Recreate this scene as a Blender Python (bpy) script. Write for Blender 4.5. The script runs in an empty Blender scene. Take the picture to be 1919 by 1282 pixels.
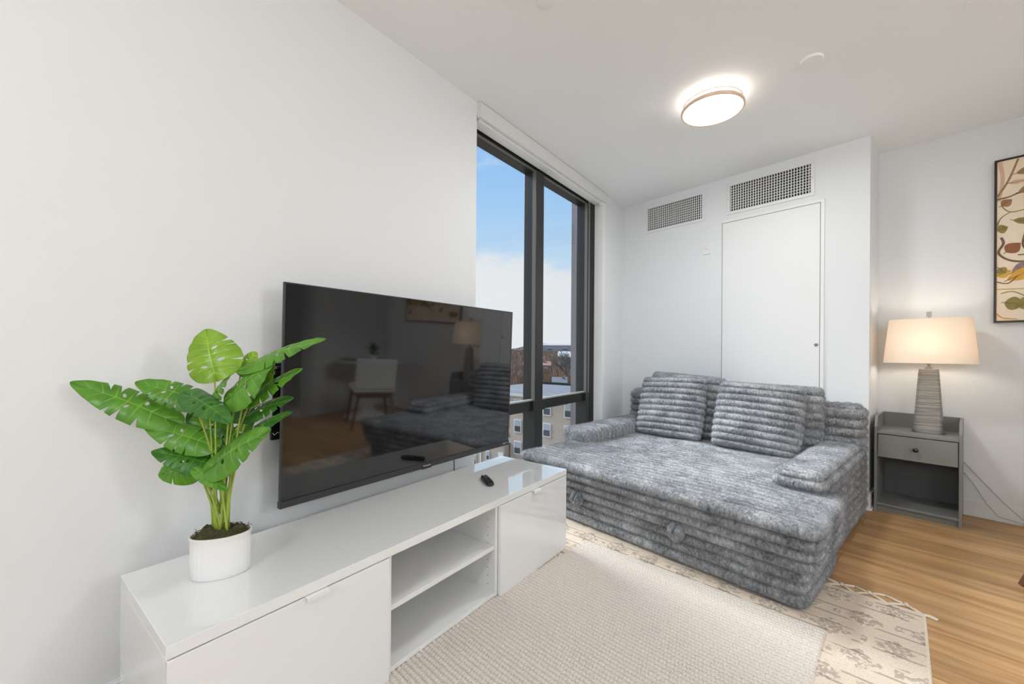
import bpy, bmesh, math, random
import numpy as np
from mathutils import Vector, Matrix, noise
random.seed(7); rng=np.random.default_rng(7)
SC=bpy.context.scene; COL=SC.collection
# ---------------------------------------------------------------- camera
YAW=math.radians(37.3691); ROLL=math.radians(0.3997); FPX=767.68; EYE=(1.7275,0.0,1.1)
fw=Vector((-math.sin(YAW),math.cos(YAW),0)); r0=Vector((math.cos(YAW),math.sin(YAW),0)); u0=Vector((0,0,1))
cr,sr=math.cos(ROLL),math.sin(ROLL)
rt=cr*r0+sr*u0; up=-sr*r0+cr*u0
cd=bpy.data.cameras.new('camera'); cam=bpy.data.objects.new('camera',cd); COL.objects.link(cam)
cam.matrix_world=Matrix(((rt.x,up.x,-fw.x,EYE[0]),(rt.y,up.y,-fw.y,EYE[1]),(rt.z,up.z,-fw.z,EYE[2]),(0,0,0,1)))
cd.sensor_fit='HORIZONTAL'; cd.sensor_width=36; cd.lens=36*FPX/1919; cd.shift_y=18.33/1919; cd.clip_start=.02; cd.clip_end=3000
SC.camera=cam
# ---------------------------------------------------------------- sky, sun, exposure
SC.view_settings.view_transform='Standard'; SC.view_settings.look='None'; SC.view_settings.gamma=1; SC.view_settings.exposure=0.0
try: SC.view_settings.use_curve_mapping=False
except Exception: pass
wd=bpy.data.worlds.new('sky'); SC.world=wd; wd.use_nodes=True; nt=wd.node_tree; nt.nodes.clear()
def N_(nt,t,**k):
    n=nt.nodes.new(t)
    for a,b in k.items():
        if a=='inp':
            for i,v in b.items(): n.inputs[i].default_value=v
        else: setattr(n,a,b)
    return n
def ramp(nt,pts,fac=None,interp='LINEAR'):
    n=nt.nodes.new('ShaderNodeValToRGB'); e=n.color_ramp.elements; n.color_ramp.interpolation=interp
    e[0].position=pts[0][0]; e[0].color=(*pts[0][1],1) if len(pts[0][1])==3 else pts[0][1]
    e[1].position=pts[-1][0]; e[1].color=(*pts[-1][1],1)
    for p,c in pts[1:-1]:
        q=e.new(p); q.color=(*c,1)
    if fac is not None: nt.links.new(fac,n.inputs[0])
    return n
tc=N_(nt,'ShaderNodeTexCoord'); sx=N_(nt,'ShaderNodeSeparateXYZ'); nt.links.new(tc.outputs['Generated'],sx.inputs[0])
grad=ramp(nt,[(0,(.82,.81,.85)),(.10,(.76,.80,.88)),(.22,(.56,.75,.96)),(.35,(.38,.64,.98)),(.52,(.25,.52,.96)),(1,(.14,.36,.80))],sx.outputs[2])
mp=N_(nt,'ShaderNodeMapping',inp={1:(0,0,.3),3:(1,1,2.6)}); nt.links.new(tc.outputs['Generated'],mp.inputs[0])
cn=N_(nt,'ShaderNodeTexNoise',inp={2:3.2,3:8,4:.62}); nt.links.new(mp.outputs[0],cn.inputs[0])
cz=ramp(nt,[(0,(.45,)*3),(.14,(.36,)*3),(.21,(.20,)*3),(.27,(.06,)*3),(.34,(0,)*3),(1,(0,)*3)],sx.outputs[2])
ad=N_(nt,'ShaderNodeMath',operation='ADD',use_clamp=True); nt.links.new(cn.outputs[0],ad.inputs[0]); nt.links.new(cz.outputs[0],ad.inputs[1])
cm=ramp(nt,[(.60,(0,)*3),(.80,(1,)*3)],ad.outputs[0],'EASE')
mx=N_(nt,'ShaderNodeMix',data_type='RGBA'); nt.links.new(cm.outputs[0],mx.inputs[0]); nt.links.new(grad.outputs[0],mx.inputs[6]); mx.inputs[7].default_value=(.86,.87,.90,1)
bg=N_(nt,'ShaderNodeBackground',inp={1:1.0}); nt.links.new(mx.outputs[2],bg.inputs[0])
wo=N_(nt,'ShaderNodeOutputWorld'); nt.links.new(bg.outputs[0],wo.inputs[0])
sd=bpy.data.lights.new('sun','SUN'); sun=bpy.data.objects.new('sun',sd); COL.objects.link(sun)
sd.energy=9; sd.angle=math.radians(38); sd.color=(.95,.975,1.0)
sdir=Vector((.80,.02,-.60)).normalized()          # the way the daylight travels
sun.rotation_euler=sdir.to_track_quat('-Z','Y').to_euler()
# ---------------------------------------------------------------- helpers
AL=math.radians(-11.0218); AX=Vector((math.cos(AL),math.sin(AL),0)); AN=Vector((-math.sin(AL),math.cos(AL),0)); P0=Vector((1.972,3.843,0))
H=2.651
def W(s,n,z=0): return P0+s*AX+n*AN+Vector((0,0,z))
def tag(o,label=None,cat=None,group=None,kind=None):
    if label: o['label']=label
    if cat: o['category']=cat
    if group: o['group']=group
    if kind: o['kind']=kind
    return o
def empty(name,loc,rz=0,**k):
    o=bpy.data.objects.new(name,None); COL.objects.link(o); o.location=loc; o.rotation_euler=(0,0,rz); o.empty_display_size=.1
    return tag(o,**k)
class MB:
    def __init__(s): s.v=[]; s.f=[]; s.m=[]
    def add(s,vs,fs,mi=0):
        b=len(s.v); s.v+= [tuple(v) for v in vs]; s.f+=[tuple(i+b for i in f) for f in fs]; s.m+=[mi]*len(fs); return s
    def box(s,a,b,mi=0,M=None):
        x0,y0,z0=a; x1,y1,z1=b
        vs=[Vector(p) for p in ((x0,y0,z0),(x1,y0,z0),(x1,y1,z0),(x0,y1,z0),(x0,y0,z1),(x1,y0,z1),(x1,y1,z1),(x0,y1,z1))]
        if M: vs=[M@v for v in vs]
        return s.add(vs,[(0,3,2,1),(4,5,6,7),(0,1,5,4),(1,2,6,5),(2,3,7,6),(3,0,4,7)],mi)
    def prism(s,poly,z0,z1,mi=0,M=None):
        n=len(poly); vs=[Vector((x,y,z0)) for x,y in poly]+[Vector((x,y,z1)) for x,y in poly]
        if M: vs=[M@v for v in vs]
        return s.add(vs,[tuple(reversed(range(n))),tuple(range(n,2*n))]+[(i,(i+1)%n,n+(i+1)%n,n+i) for i in range(n)],mi)
    def rings(s,rs,cap0=True,cap1=True,mi=0,closed=True):
        b=[];n=len(rs[0]);vs=[p for r in rs for p in r];fs=[]
        for k in range(len(rs)-1):
            for i in range(n if closed else n-1):
                j=(i+1)%n; fs.append((k*n+i,k*n+j,(k+1)*n+j,(k+1)*n+i))
        if cap0: fs.append(tuple(reversed(range(n))))
        if cap1: fs.append(tuple(range((len(rs)-1)*n,len(rs)*n)))
        return s.add(vs,fs,mi)
    def lathe(s,prof,c=(0,0,0),n=32,mi=0,cap0=True,cap1=True):
        c=Vector(c)
        return s.rings([[c+Vector((r*math.cos(2*math.pi*i/n),r*math.sin(2*math.pi*i/n),z)) for i in range(n)] for r,z in prof],cap0,cap1,mi)
    def tube(s,pts,r,n=10,mi=0):
        pts=[Vector(p) for p in pts]; rs=[]; pn=None
        for i,p in enumerate(pts):
            t=(pts[min(i+1,len(pts)-1)]-pts[max(i-1,0)]).normalized()
            if pn is None: pn=t.orthogonal().normalized()
            pn=(pn-t*pn.dot(t)).normalized(); q=t.cross(pn); rr=r[i] if isinstance(r,(list,tuple)) else r
            rs.append([p+rr*(math.cos(2*math.pi*k/n)*pn+math.sin(2*math.pi*k/n)*q) for k in range(n)])
        return s.rings(rs,mi=mi)
    def build(s,name,mats,parent=None,smooth=False,bevel=0,kind=None,seg=2,loc=None,label=None):
        me=bpy.data.meshes.new(name); me.from_pydata(s.v,[],s.f); 
        if not isinstance(mats,(list,tuple)): mats=[mats]
        for m in mats: me.materials.append(m)
        if len(mats)>1: me.polygons.foreach_set('material_index',s.m)
        if smooth: me.polygons.foreach_set('use_smooth',[True]*len(me.polygons))
        me.update(); o=bpy.data.objects.new(name,me); COL.objects.link(o)
        if parent is not None: o.parent=parent
        if loc is not None: o.location=loc
        if bevel:
            b=o.modifiers.new('bevel','BEVEL'); b.width=bevel; b.segments=seg; b.limit_method='ANGLE'; b.angle_limit=math.radians(40)
            if smooth: pass
        if kind: o['kind']=kind
        if label: o['label']=label
        return o
def np_mesh(name,v,f,mats,parent=None,smooth=True,uv=None,kind=None,label=None,mi=None,col=None):
    me=bpy.data.meshes.new(name); v=np.asarray(v,np.float32); f=np.asarray(f,np.int32)
    me.vertices.add(len(v)); me.vertices.foreach_set('co',v.ravel()); k=f.shape[1]
    me.loops.add(f.size); me.loops.foreach_set('vertex_index',f.ravel())
    me.polygons.add(len(f)); me.polygons.foreach_set('loop_start',np.arange(0,f.size,k,dtype=np.int32)); me.polygons.foreach_set('loop_total',np.full(len(f),k,np.int32))
    if not isinstance(mats,(list,tuple)): mats=[mats]
    for m in mats: me.materials.append(m)
    if mi is not None: me.polygons.foreach_set('material_index',mi)
    me.update(calc_edges=True); me.validate()
    if smooth: me.polygons.foreach_set('use_smooth',np.ones(len(me.polygons),bool))
    if col is not None:
        a=me.color_attributes.new('tone','FLOAT_COLOR','POINT'); a.data.foreach_set('color',np.asarray(col,np.float32).ravel())
    o=bpy.data.objects.new(name,me); COL.objects.link(o)
    if parent is not None: o.parent=parent
    if kind: o['kind']=kind
    if label: o['label']=label
    return o
def smoothby(o,ang=40):
    me=o.data; me.polygons.foreach_set('use_smooth',[True]*len(me.polygons))
    try: me.set_sharp_from_angle(angle=math.radians(ang))
    except Exception: pass
    return o
def vnoise(p,seed=0):
    p=np.asarray(p,float); i=np.floor(p).astype(np.int64); f=p-i; f=f*f*(3-2*f)
    def h(a,b,c):
        n=(a*73856093)^(b*19349663)^(c*83492791)^(seed*2654435761); n=(n^(n>>13))*1274126177; n&=0x7fffffff; return ((n^(n>>16))&0xffff)/65535.0
    r=0
    for dx in (0,1):
        for dy in (0,1):
            for dz in (0,1):
                w=(f[:,0] if dx else 1-f[:,0])*(f[:,1] if dy else 1-f[:,1])*(f[:,2] if dz else 1-f[:,2])
                r=r+w*h(i[:,0]+dx,i[:,1]+dy,i[:,2]+dz)
    return r
def fnoise(p,sc,oc=3,seed=0):
    r=0;a=1;t=0
    for k in range(oc): r=r+a*vnoise(np.asarray(p)*sc*2**k+17.3*k,seed+k); t+=a; a*=.5
    return r/t-.5
# ---------------------------------------------------------------- materials
MATS={}
def mat(name,c=(.8,.8,.8),rough=.5,metal=0,spec=.5,coat=0,emit=None,es=0,bump=None,ior=1.45,noise_c=None,trans=0,sheen=0):
    m=bpy.data.materials.new(name); m.use_nodes=True; nt=m.node_tree; b=nt.nodes['Principled BSDF']
    b.inputs['Base Color'].default_value=(*c,1); b.inputs['Roughness'].default_value=rough; b.inputs['Metallic'].default_value=metal
    b.inputs['Specular IOR Level'].default_value=spec; b.inputs['IOR'].default_value=ior; b.inputs['Coat Weight'].default_value=coat; b.inputs['Coat Roughness'].default_value=.04
    b.inputs['Transmission Weight'].default_value=trans; b.inputs['Sheen Weight'].default_value=sheen
    if emit: b.inputs['Emission Color'].default_value=(*emit,1); b.inputs['Emission Strength'].default_value=es
    if noise_c or bump:
        t=nt.nodes.new('ShaderNodeTexCoord')
    if noise_c:   # (scale, other colour, amount, stretch)
        sc,c2,amt,st=noise_c; mpn=nt.nodes.new('ShaderNodeMapping'); mpn.inputs[3].default_value=st; nt.links.new(t.outputs['Object'],mpn.inputs[0])
        n=nt.nodes.new('ShaderNodeTexNoise'); n.inputs['Scale'].default_value=sc; n.inputs['Detail'].default_value=5; nt.links.new(mpn.outputs[0],n.inputs[0])
        r=ramp(nt,[(.5-.5*amt,c),(.5+.5*amt,c2)],n.outputs[0]); nt.links.new(r.outputs[0],b.inputs['Base Color'])
    if bump:      # (scale, strength, distance)
        n=nt.nodes.new('ShaderNodeTexNoise'); n.inputs['Scale'].default_value=bump[0]; n.inputs['Detail'].default_value=4; nt.links.new(t.outputs['Object'],n.inputs[0])
        q=nt.nodes.new('ShaderNodeBump'); q.inputs['Strength'].default_value=bump[1]; q.inputs['Distance'].default_value=bump[2]; nt.links.new(n.outputs[0],q.inputs['Height']); nt.links.new(q.outputs[0],b.inputs['Normal'])
    MATS[name]=m; return m
M_wall=mat('wall_paint',(.78,.80,.81),.55,bump=(220,.05,.002))
M_ceil=mat('ceiling_paint',(.90,.915,.915),.8,bump=(200,.05,.002))
M_trim=mat('white_trim',(.83,.84,.835),.4)
M_panelp=mat('door_paint',(.82,.83,.83),.48)
M_frame=mat('dark_bronze_metal',(.020,.019,.018),.38,spec=.5)
M_frame2=mat('bronze_extrusion_face',(.15,.145,.13),.42,metal=.2)
M_gask=mat('rubber_gasket',(.010,.010,.010),.6)
M_sill=mat('pale_aluminium',(.62,.62,.60),.35,metal=.6)
M_fin=mat('purple_grey_facade_metal',(.16,.145,.155),.5)
M_blind=mat('blind_cassette_fabric',(.74,.74,.73),.55)
M_gloss=mat('high_gloss_white',(.82,.83,.825),.04,spec=.6,coat=1.0)
M_satin=mat('satin_white_board',(.80,.80,.785),.28)
M_black=mat('black_plastic',(.012,.012,.013),.35)
M_blackg=mat('dark_grey_plastic',(.035,.035,.038),.4)
M_screen=mat('dark_screen_glass',(.006,.006,.007),.045,spec=.95,ior=1.5)
M_silver=mat('silver_lettering',(.75,.75,.76),.25,metal=.7)
M_grey=mat('grey_lacquer',(.215,.215,.205),.42)
M_greyd=mat('grey_lacquer_back',(.115,.12,.122),.5)
M_knob=mat('pewter_knob',(.06,.06,.06),.3,metal=.8)
M_nick=mat('brushed_nickel',(.33,.32,.31),.35,metal=.85)
M_pot=mat('white_ceramic',(.82,.82,.81),.35)
M_artf=mat('dark_bronze_frame',(.045,.028,.02),.35,metal=.3)
M_wood=mat('dark_walnut_leg',(.09,.042,.022),.4,noise_c=(30,(.14,.07,.035),.5,(1,1,.1)))
M_lin=mat('white_upholstery',(.72,.72,.70),.85,bump=(300,.3,.003))
M_curt=mat('charcoal_curtain_cloth',(.03,.03,.033),.85)
M_cord=mat('pale_grey_cord',(.50,.49,.47),.5)
M_soil=mat('moss',(.035,.055,.018),.95,noise_c=(60,(.10,.075,.03),.5,(1,1,1)),bump=(120,1,.01))
M_duct=mat('duct_interior',(.018,.018,.02),.7)
M_vent=mat('white_enamel',(.80,.80,.79),.4)
# glass: lets light pass, mirrors a little
m=bpy.data.materials.new('window_glass'); m.use_nodes=True; nt=m.node_tree; nt.nodes.clear(); MATS['window_glass']=m; M_glass=m
o_=N_(nt,'ShaderNodeOutputMaterial'); tr=N_(nt,'ShaderNodeBsdfTransparent',inp={0:(.96,.975,.97,1)}); gl=N_(nt,'ShaderNodeBsdfGlossy',inp={1:.0}); fr=N_(nt,'ShaderNodeLayerWeight',inp={0:.5}); fp=N_(nt,'ShaderNodeMath',operation='POWER',inp={1:4.0}); fm=N_(nt,'ShaderNodeMath',operation='MULTIPLY_ADD',inp={1:.35,2:.015}); ms=N_(nt,'ShaderNodeMixShader')
nt.links.new(fr.outputs[1],fp.inputs[0]); nt.links.new(fp.outputs[0],fm.inputs[0]); nt.links.new(fm.outputs[0],ms.inputs[0]); nt.links.new(tr.outputs[0],ms.inputs[1]); nt.links.new(gl.outputs[0],ms.inputs[2]); nt.links.new(ms.outputs[0],o_.inputs[0])
# oak planks
def wood_floor():
    m=bpy.data.materials.new('oak_plank_floor'); m.use_nodes=True; nt=m.node_tree; b=nt.nodes['Principled BSDF']; L=nt.links.new
    t=N_(nt,'ShaderNodeTexCoord'); mp=N_(nt,'ShaderNodeMapping',vector_type='POINT'); mp.inputs[2].default_value=(0,0,-AL); L(t.outputs['Object'],mp.inputs[0])
    br=N_(nt,'ShaderNodeTexBrick',offset=.37,offset_frequency=2,inp={'Scale':1,'Mortar Size':.0012,'Mortar Smooth':.3,'Bias':0,'Brick Width':1.22,'Row Height':.18,'Color1':(0,0,0,1),'Color2':(1,1,1,1),'Mortar':(.5,.5,.5,1)}); L(mp.outputs[0],br.inputs[0])
    ms=N_(nt,'ShaderNodeMapping',inp={3:(.9,10,1)}); L(mp.outputs[0],ms.inputs[0])
    # each plank shifts the grain
    sh=N_(nt,'ShaderNodeVectorMath',operation='MULTIPLY_ADD'); sh.inputs[1].default_value=(7,3,1); L(br.outputs[0],sh.inputs[0]); L(ms.outputs[0],sh.inputs[2])
    n=N_(nt,'ShaderNodeTexNoise',inp={2:1.5,3:7,4:.62,8:.6}); L(sh.outputs[0],n.inputs[0])
    cr=ramp(nt,[(.27,(.27,.135,.052)),(.42,(.43,.245,.103)),(.56,(.53,.325,.152)),(.74,(.62,.405,.215))],n.outputs[0])
    ms2=N_(nt,'ShaderNodeMapping',inp={3:(3,70,1)}); L(mp.outputs[0],ms2.inputs[0]); n2=N_(nt,'ShaderNodeTexNoise',inp={2:2.0,3:4}); L(ms2.outputs[0],n2.inputs[0])
    fr=ramp(nt,[(.3,(.86,.84,.82)),(.65,(1.05,1.05,1.05))],n2.outputs[0])
    mu=N_(nt,'ShaderNodeMix',data_type='RGBA',blend_type='MULTIPLY'); mu.inputs[0].default_value=1; L(cr.outputs[0],mu.inputs[6]); L(fr.outputs[0],mu.inputs[7])
    pl=ramp(nt,[(0,(.84,.83,.82)),(1,(1.12,1.11,1.10))],br.outputs[0]); mu2=N_(nt,'ShaderNodeMix',data_type='RGBA',blend_type='MULTIPLY'); mu2.inputs[0].default_value=1; L(mu.outputs[2],mu2.inputs[6]); L(pl.outputs[0],mu2.inputs[7])
    gr=N_(nt,'ShaderNodeMix',data_type='RGBA'); L(br.outputs['Fac'],gr.inputs[0]); L(mu2.outputs[2],gr.inputs[6]); gr.inputs[7].default_value=(.17,.09,.04,1)
    L(gr.outputs[2],b.inputs['Base Color']); b.inputs['Roughness'].default_value=.42; b.inputs['Specular IOR Level'].default_value=.4
    bp=N_(nt,'ShaderNodeBump',inp={0:.25,1:.002}); L(n2.outputs[0],bp.inputs['Height']); L(bp.outputs[0],b.inputs['Normal']); return m
M_floor=wood_floor()
def fur():
    m=bpy.data.materials.new('grey_plush_fur'); m.use_nodes=True; nt=m.node_tree; b=nt.nodes['Principled BSDF']; L=nt.links.new
    t=N_(nt,'ShaderNodeTexCoord')
    n1=N_(nt,'ShaderNodeTexNoise',inp={2:7,3:4,4:.6,8:.3}); L(t.outputs['Object'],n1.inputs[0])
    mp=N_(nt,'ShaderNodeMapping',inp={3:(1,1,.45)}); L(t.outputs['Object'],mp.inputs[0])
    n2=N_(nt,'ShaderNodeTexNoise',inp={2:95,3:4,4:.6,8:.5}); L(mp.outputs[0],n2.inputs[0])
    n3=N_(nt,'ShaderNodeTexNoise',inp={2:420,3:3,4:.6}); L(mp.outputs[0],n3.inputs[0])
    a=N_(nt,'ShaderNodeMath',operation='MULTIPLY_ADD'); a.inputs[1].default_value=.55; L(n1.outputs[0],a.inputs[0])
    s=N_(nt,'ShaderNodeMath',operation='MULTIPLY'); s.inputs[1].default_value=.75; L(n2.outputs[0],s.inputs[0]); L(s.outputs[0],a.inputs[2])
    c=ramp(nt,[(.44,(.09,.094,.102)),(.57,(.225,.234,.247)),(.68,(.345,.355,.37)),(.84,(.58,.59,.60))],a.outputs[0])
    L(c.outputs[0],b.inputs['Base Color']); b.inputs['Roughness'].default_value=.85; b.inputs['Specular IOR Level'].default_value=.15
    b.inputs['Sheen Weight'].default_value=.6; b.inputs['Sheen Roughness'].default_value=.4; b.inputs['Sheen Tint'].default_value=(.9,.93,1,1)
    h=N_(nt,'ShaderNodeMath',operation='MULTIPLY_ADD'); h.inputs[1].default_value=.45; L(n3.outputs[0],h.inputs[0]); L(n2.outputs[0],h.inputs[2])
    bp=N_(nt,'ShaderNodeBump',inp={0:.8,1:.006}); L(h.outputs[0],bp.inputs['Height']); L(bp.outputs[0],b.inputs['Normal']); return m
M_fur=fur()
def vcol_mat(name,rough=.95,bump=None,mul=1.0,spec=.1):
    m=bpy.data.materials.new(name); m.use_nodes=True; nt=m.node_tree; b=nt.nodes['Principled BSDF']; L=nt.links.new
    a=N_(nt,'ShaderNodeAttribute',attribute_name='tone'); t=N_(nt,'ShaderNodeTexCoord')
    n=N_(nt,'ShaderNodeTexNoise',inp={2:260,3:3}); L(t.outputs['Object'],n.inputs[0]); r=ramp(nt,[(.3,(.82,)*3),(.7,(1.12,)*3)],n.outputs[0])
    mu=N_(nt,'ShaderNodeMix',data_type='RGBA',blend_type='MULTIPLY'); mu.inputs[0].default_value=1; L(a.outputs[0],mu.inputs[6]); L(r.outputs[0],mu.inputs[7]); L(mu.outputs[2],b.inputs['Base Color'])
    b.inputs['Roughness'].default_value=rough; b.inputs['Specular IOR Level'].default_value=spec
    bp=N_(nt,'ShaderNodeBump',inp={0:.6,1:.003}); L(n.outputs[0],bp.inputs['Height']); L(bp.outputs[0],b.inputs['Normal']); return m
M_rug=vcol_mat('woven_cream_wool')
# ================================================================= ROOM
ROOM_Y0=-2.9; XE=5.6
def wallbox(mb,p,q,z0,z1,th,out):          # slab from p to q on the room side, thickness outwards
    p=Vector((*p[:2],0)); q=Vector((*q[:2],0)); o=Vector((*out[:2],0)).normalized()*th
    vs=[(*(a.xy),z) for z in (z0,z1) for a in (p,q,q+o,p+o)]
    mb.add(vs,[(0,1,2,3),(4,7,6,5),(0,4,5,1),(1,5,6,2),(2,6,7,3),(3,7,4,0)])
CN=W(-1.972/math.cos(AL),0)                # where the alcove wall meets the window wall
WY0,WY1,WZ0,WZ1=1.886,3.70,.10,2.575       # window opening
mb=MB(); wallbox(mb,(0,ROOM_Y0),(0,WY0),0,H,.22,(-1,0)); wallbox(mb,(0,WY1),(0,CN.y+.25),0,H,.22,(-1,0)); wallbox(mb,(0,WY0),(0,WY1),0,WZ0,.22,(-1,0)); wallbox(mb,(0,WY0),(0,WY1),WZ1,H,.22,(-1,0))
wl=mb.build('wall_left',M_wall,kind='structure')
C1=W(.005,0); C2=W(.005,.415); C3=W(1.98,.415); C4=W(1.98,-1.0); C5=Vector((XE,C4.y-(XE-C4.x)*math.tan(-AL),0))
# column with two faces, as one solid pier
mb=MB(); pc=[CN.xy,C1.xy,C2.xy,W(.005,.6).xy,W(-1.972/math.cos(AL)-.1,.6).xy]
mb.prism([tuple(p) for p in pc],0,H); mb.build('wall_back',M_wall,kind='structure')
mb=MB(); mb.prism([tuple(p.xy) for p in (C2,C3,W(1.98,.6),W(.005,.6))],0,H); mb.build('wall_right',M_wall,kind='structure')
mb=MB(); wallbox(mb,C4,C5,0,H,.2,AN.xy); wallbox(mb,C3,C4,0,H,.2,AX.xy); mb.build('wall_corner',M_wall,kind='structure')
mb=MB(); wallbox(mb,(XE,ROOM_Y0),C5,0,H,.2,(1,0)); mb.build('wall_far',M_wall,kind='structure')
# wall behind the camera with a wide window
BX0,BX1,BZ0,BZ1=.9,4.9,.35,2.4
mb=MB(); wallbox(mb,(0,ROOM_Y0),(BX0,ROOM_Y0),0,H,.2,(0,-1)); wallbox(mb,(BX1,ROOM_Y0),(XE,ROOM_Y0),0,H,.2,(0,-1)); wallbox(mb,(BX0,ROOM_Y0),(BX1,ROOM_Y0),0,BZ0,.2,(0,-1)); wallbox(mb,(BX0,ROOM_Y0),(BX1,ROOM_Y0),BZ1,H,.2,(0,-1))
mb.build('wall_front',M_wall,kind='structure')
mb=MB(); mb.box((-.22,ROOM_Y0-.2,-.15),(XE+.2,4.95,0)); mb.build('floor',M_floor,kind='structure')
mb=MB(); mb.box((-.22,ROOM_Y0-.2,H),(XE+.2,4.95,H+.2)); mb.build('ceiling',M_ceil,kind='structure')
# baseboards
def baseb(name,p,q,inw,h=.105,t=.012):
    mb=MB(); p=Vector((*p[:2],0)); q=Vector((*q[:2],0)); o=Vector((*inw[:2],0)).normalized()
    for (z0,z1,tt) in ((0,h,t),(h,h+.006,t*.55),(0,.012,t+.010)):
        a,b=p+o*.0005,q+o*.0005; vs=[(*(c.xy),z) for z in (z0,z1) for c in (a,b,b+o*tt,a+o*tt)]
        mb.add(vs,[(0,3,2,1),(4,5,6,7),(0,1,5,4),(1,2,6,5),(2,3,7,6),(3,0,4,7)])
    return mb.build(name,M_trim,kind='structure')
baseb('baseboard_left',(0,ROOM_Y0),(0,WY0),(1,0),.078)
baseb('baseboard_back',CN+AX*.01,C1+AX*.012,-AN)
baseb('baseboard_column',C1-AN*.012,C2,AX)
baseb('baseboard_right',C2+AX*.001,C3,-AN)
baseb('baseboard_corner',C4+AX*.001,C5,-AN)
# ----------------------------------------------------------------- window_1
XF=-.08
win=empty('window_1',(0,WY0,0),kind='structure')
def wb(a,b,name,m,mb=None,bevel=.002): 
    q=mb or MB(); q.box((a[0],a[1]-WY0,a[2]),(b[0],b[1]-WY0,b[2])); 
    return q if mb else q.build(name,m,win,bevel=bevel)
TZ0,TZ1=.636,.715
ML,MR=2.672,2.779; JL=3.549
mb=MB()
def B(a,b): mb.box((a[0],a[1]-WY0,a[2]),(b[0],b[1]-WY0,b[2]))
B((-.20,WY0,WZ0),(-.12,WY0+.03,WZ1)); B((-.20,WY0,WZ0),(XF,WY1,WZ0+.06)); B((-.20,WY0,2.525),(XF-.01,WY1,WZ1)); B((-.20,JL,WZ0),(XF,WY1,WZ1))
B((-.20,ML,WZ0),(XF,MR,2.53)); B((-.20,WY0,TZ0),(XF-.02,WY1,TZ1)); B((XF-.02,ML-.03,TZ0),(XF+.004,MR+.02,TZ1)); B((XF-.02,JL-.03,TZ0),(XF+.004,JL+.03,TZ1))
mb.build('window_frame',M_frame,win,bevel=.003)
mb=MB(); B((-.118,ML-.002,TZ1),(XF-.004,ML,2.525)); B((-.112,JL-.002,TZ1),(XF-.004,JL,2.525)); B((XF,JL+.01,TZ1),(XF+.002,JL+.045,2.55)); B((-.10,WY0,2.518),(-.085,WY1,2.525)); mb.build('post_face',M_frame2,win,label='paler bronze inner face of the window posts')
mb=MB(); B((XF,JL+.05,WZ0),(XF+.003,WY1-.012,WZ1)); mb.build('gasket',M_gask,win)
mb=MB(); B((-.125,WY0,TZ1),(-.102,ML,TZ1+.012)); B((-.125,MR,TZ1),(-.102,JL,TZ1+.012)); mb.build('glazing_bead',M_sill,win,label='pale metal bead along the top of the crossbar')
for (y0,y1,z0,z1) in ((WY0+.02,ML+.01,TZ1-.01,2.53),(MR-.01,JL+.01,TZ1-.01,2.53),(WY0+.02,ML+.01,WZ0+.05,TZ0+.01),(MR-.01,JL+.01,WZ0+.05,TZ0+.01)):
    mb=MB(); B((-.143,y0,z0),(-.137,y1,z1)); mb.build('pane',M_glass,win)
mb=MB(); B((-.43,3.86,-.3),(-.23,3.92,2.9)); mb.build('facade_fin',M_fin,win,label='purple grey metal fin outside the glass')
# white reveal on the far side and sill
mb=MB(); mb.box((-.10,WY1-.012,0),(.012,WY1+.0,WZ1)); mb.box((.0005,WY1,0),(.012,WY1+.045,WZ1)); mb.build('trim_1',M_trim,kind='structure',bevel=.002)
# roller blind cassette
bl=empty('roller_blind',(.0,WY0,2.555),label='grey roller blind cassette mounted above the tall window',cat='blind')
mb=MB(); mb.box((.002,.011,.0),(.027,1.835,.093)); mb.build('fascia',M_blind,bl,bevel=.003)
mb=MB(); mb.box((-.075,.02,-.012),(.0,1.80,.018)); mb.build('bottom_rail',M_trim,bl,bevel=.002)
mb=MB(); mb.box((.0005,.004,.0),(.027,.011,.093)); mb.build('end_cap',M_blind,bl)
mb=MB(); mb.box((.0005,1.835,.0),(.027,1.842,.093)); mb.build('end_cap',M_blind,bl)
mb=MB(); mb.box((-.02,1.77,-.03),(.012,1.80,-.002)); mb.build('chain_clutch',M_trim,bl,bevel=.004)
# rear window
rw=empty('window_2',(BX0,ROOM_Y0,BZ0),kind='structure')
mb=MB(); w_,h_=BX1-BX0,BZ1-BZ0
for a,b in (((0,-.15,0),(.05,-.08,h_)),((w_-.05,-.15,0),(w_,-.08,h_)),((0,-.15,0),(w_,-.08,.05)),((0,-.15,h_-.05),(w_,-.08,h_)),((w_/3-.03,-.15,0),(w_/3+.03,-.08,h_)),((2*w_/3-.03,-.15,0),(2*w_/3+.03,-.08,h_))): mb.box(a,b)
mb.build('window_frame',M_frame,rw)
for k in range(3):
    mb=MB(); mb.box((k*w_/3+.04,-.118,.04),((k+1)*w_/3-.04,-.112,h_-.04)); mb.build('pane',M_glass,rw)
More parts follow.
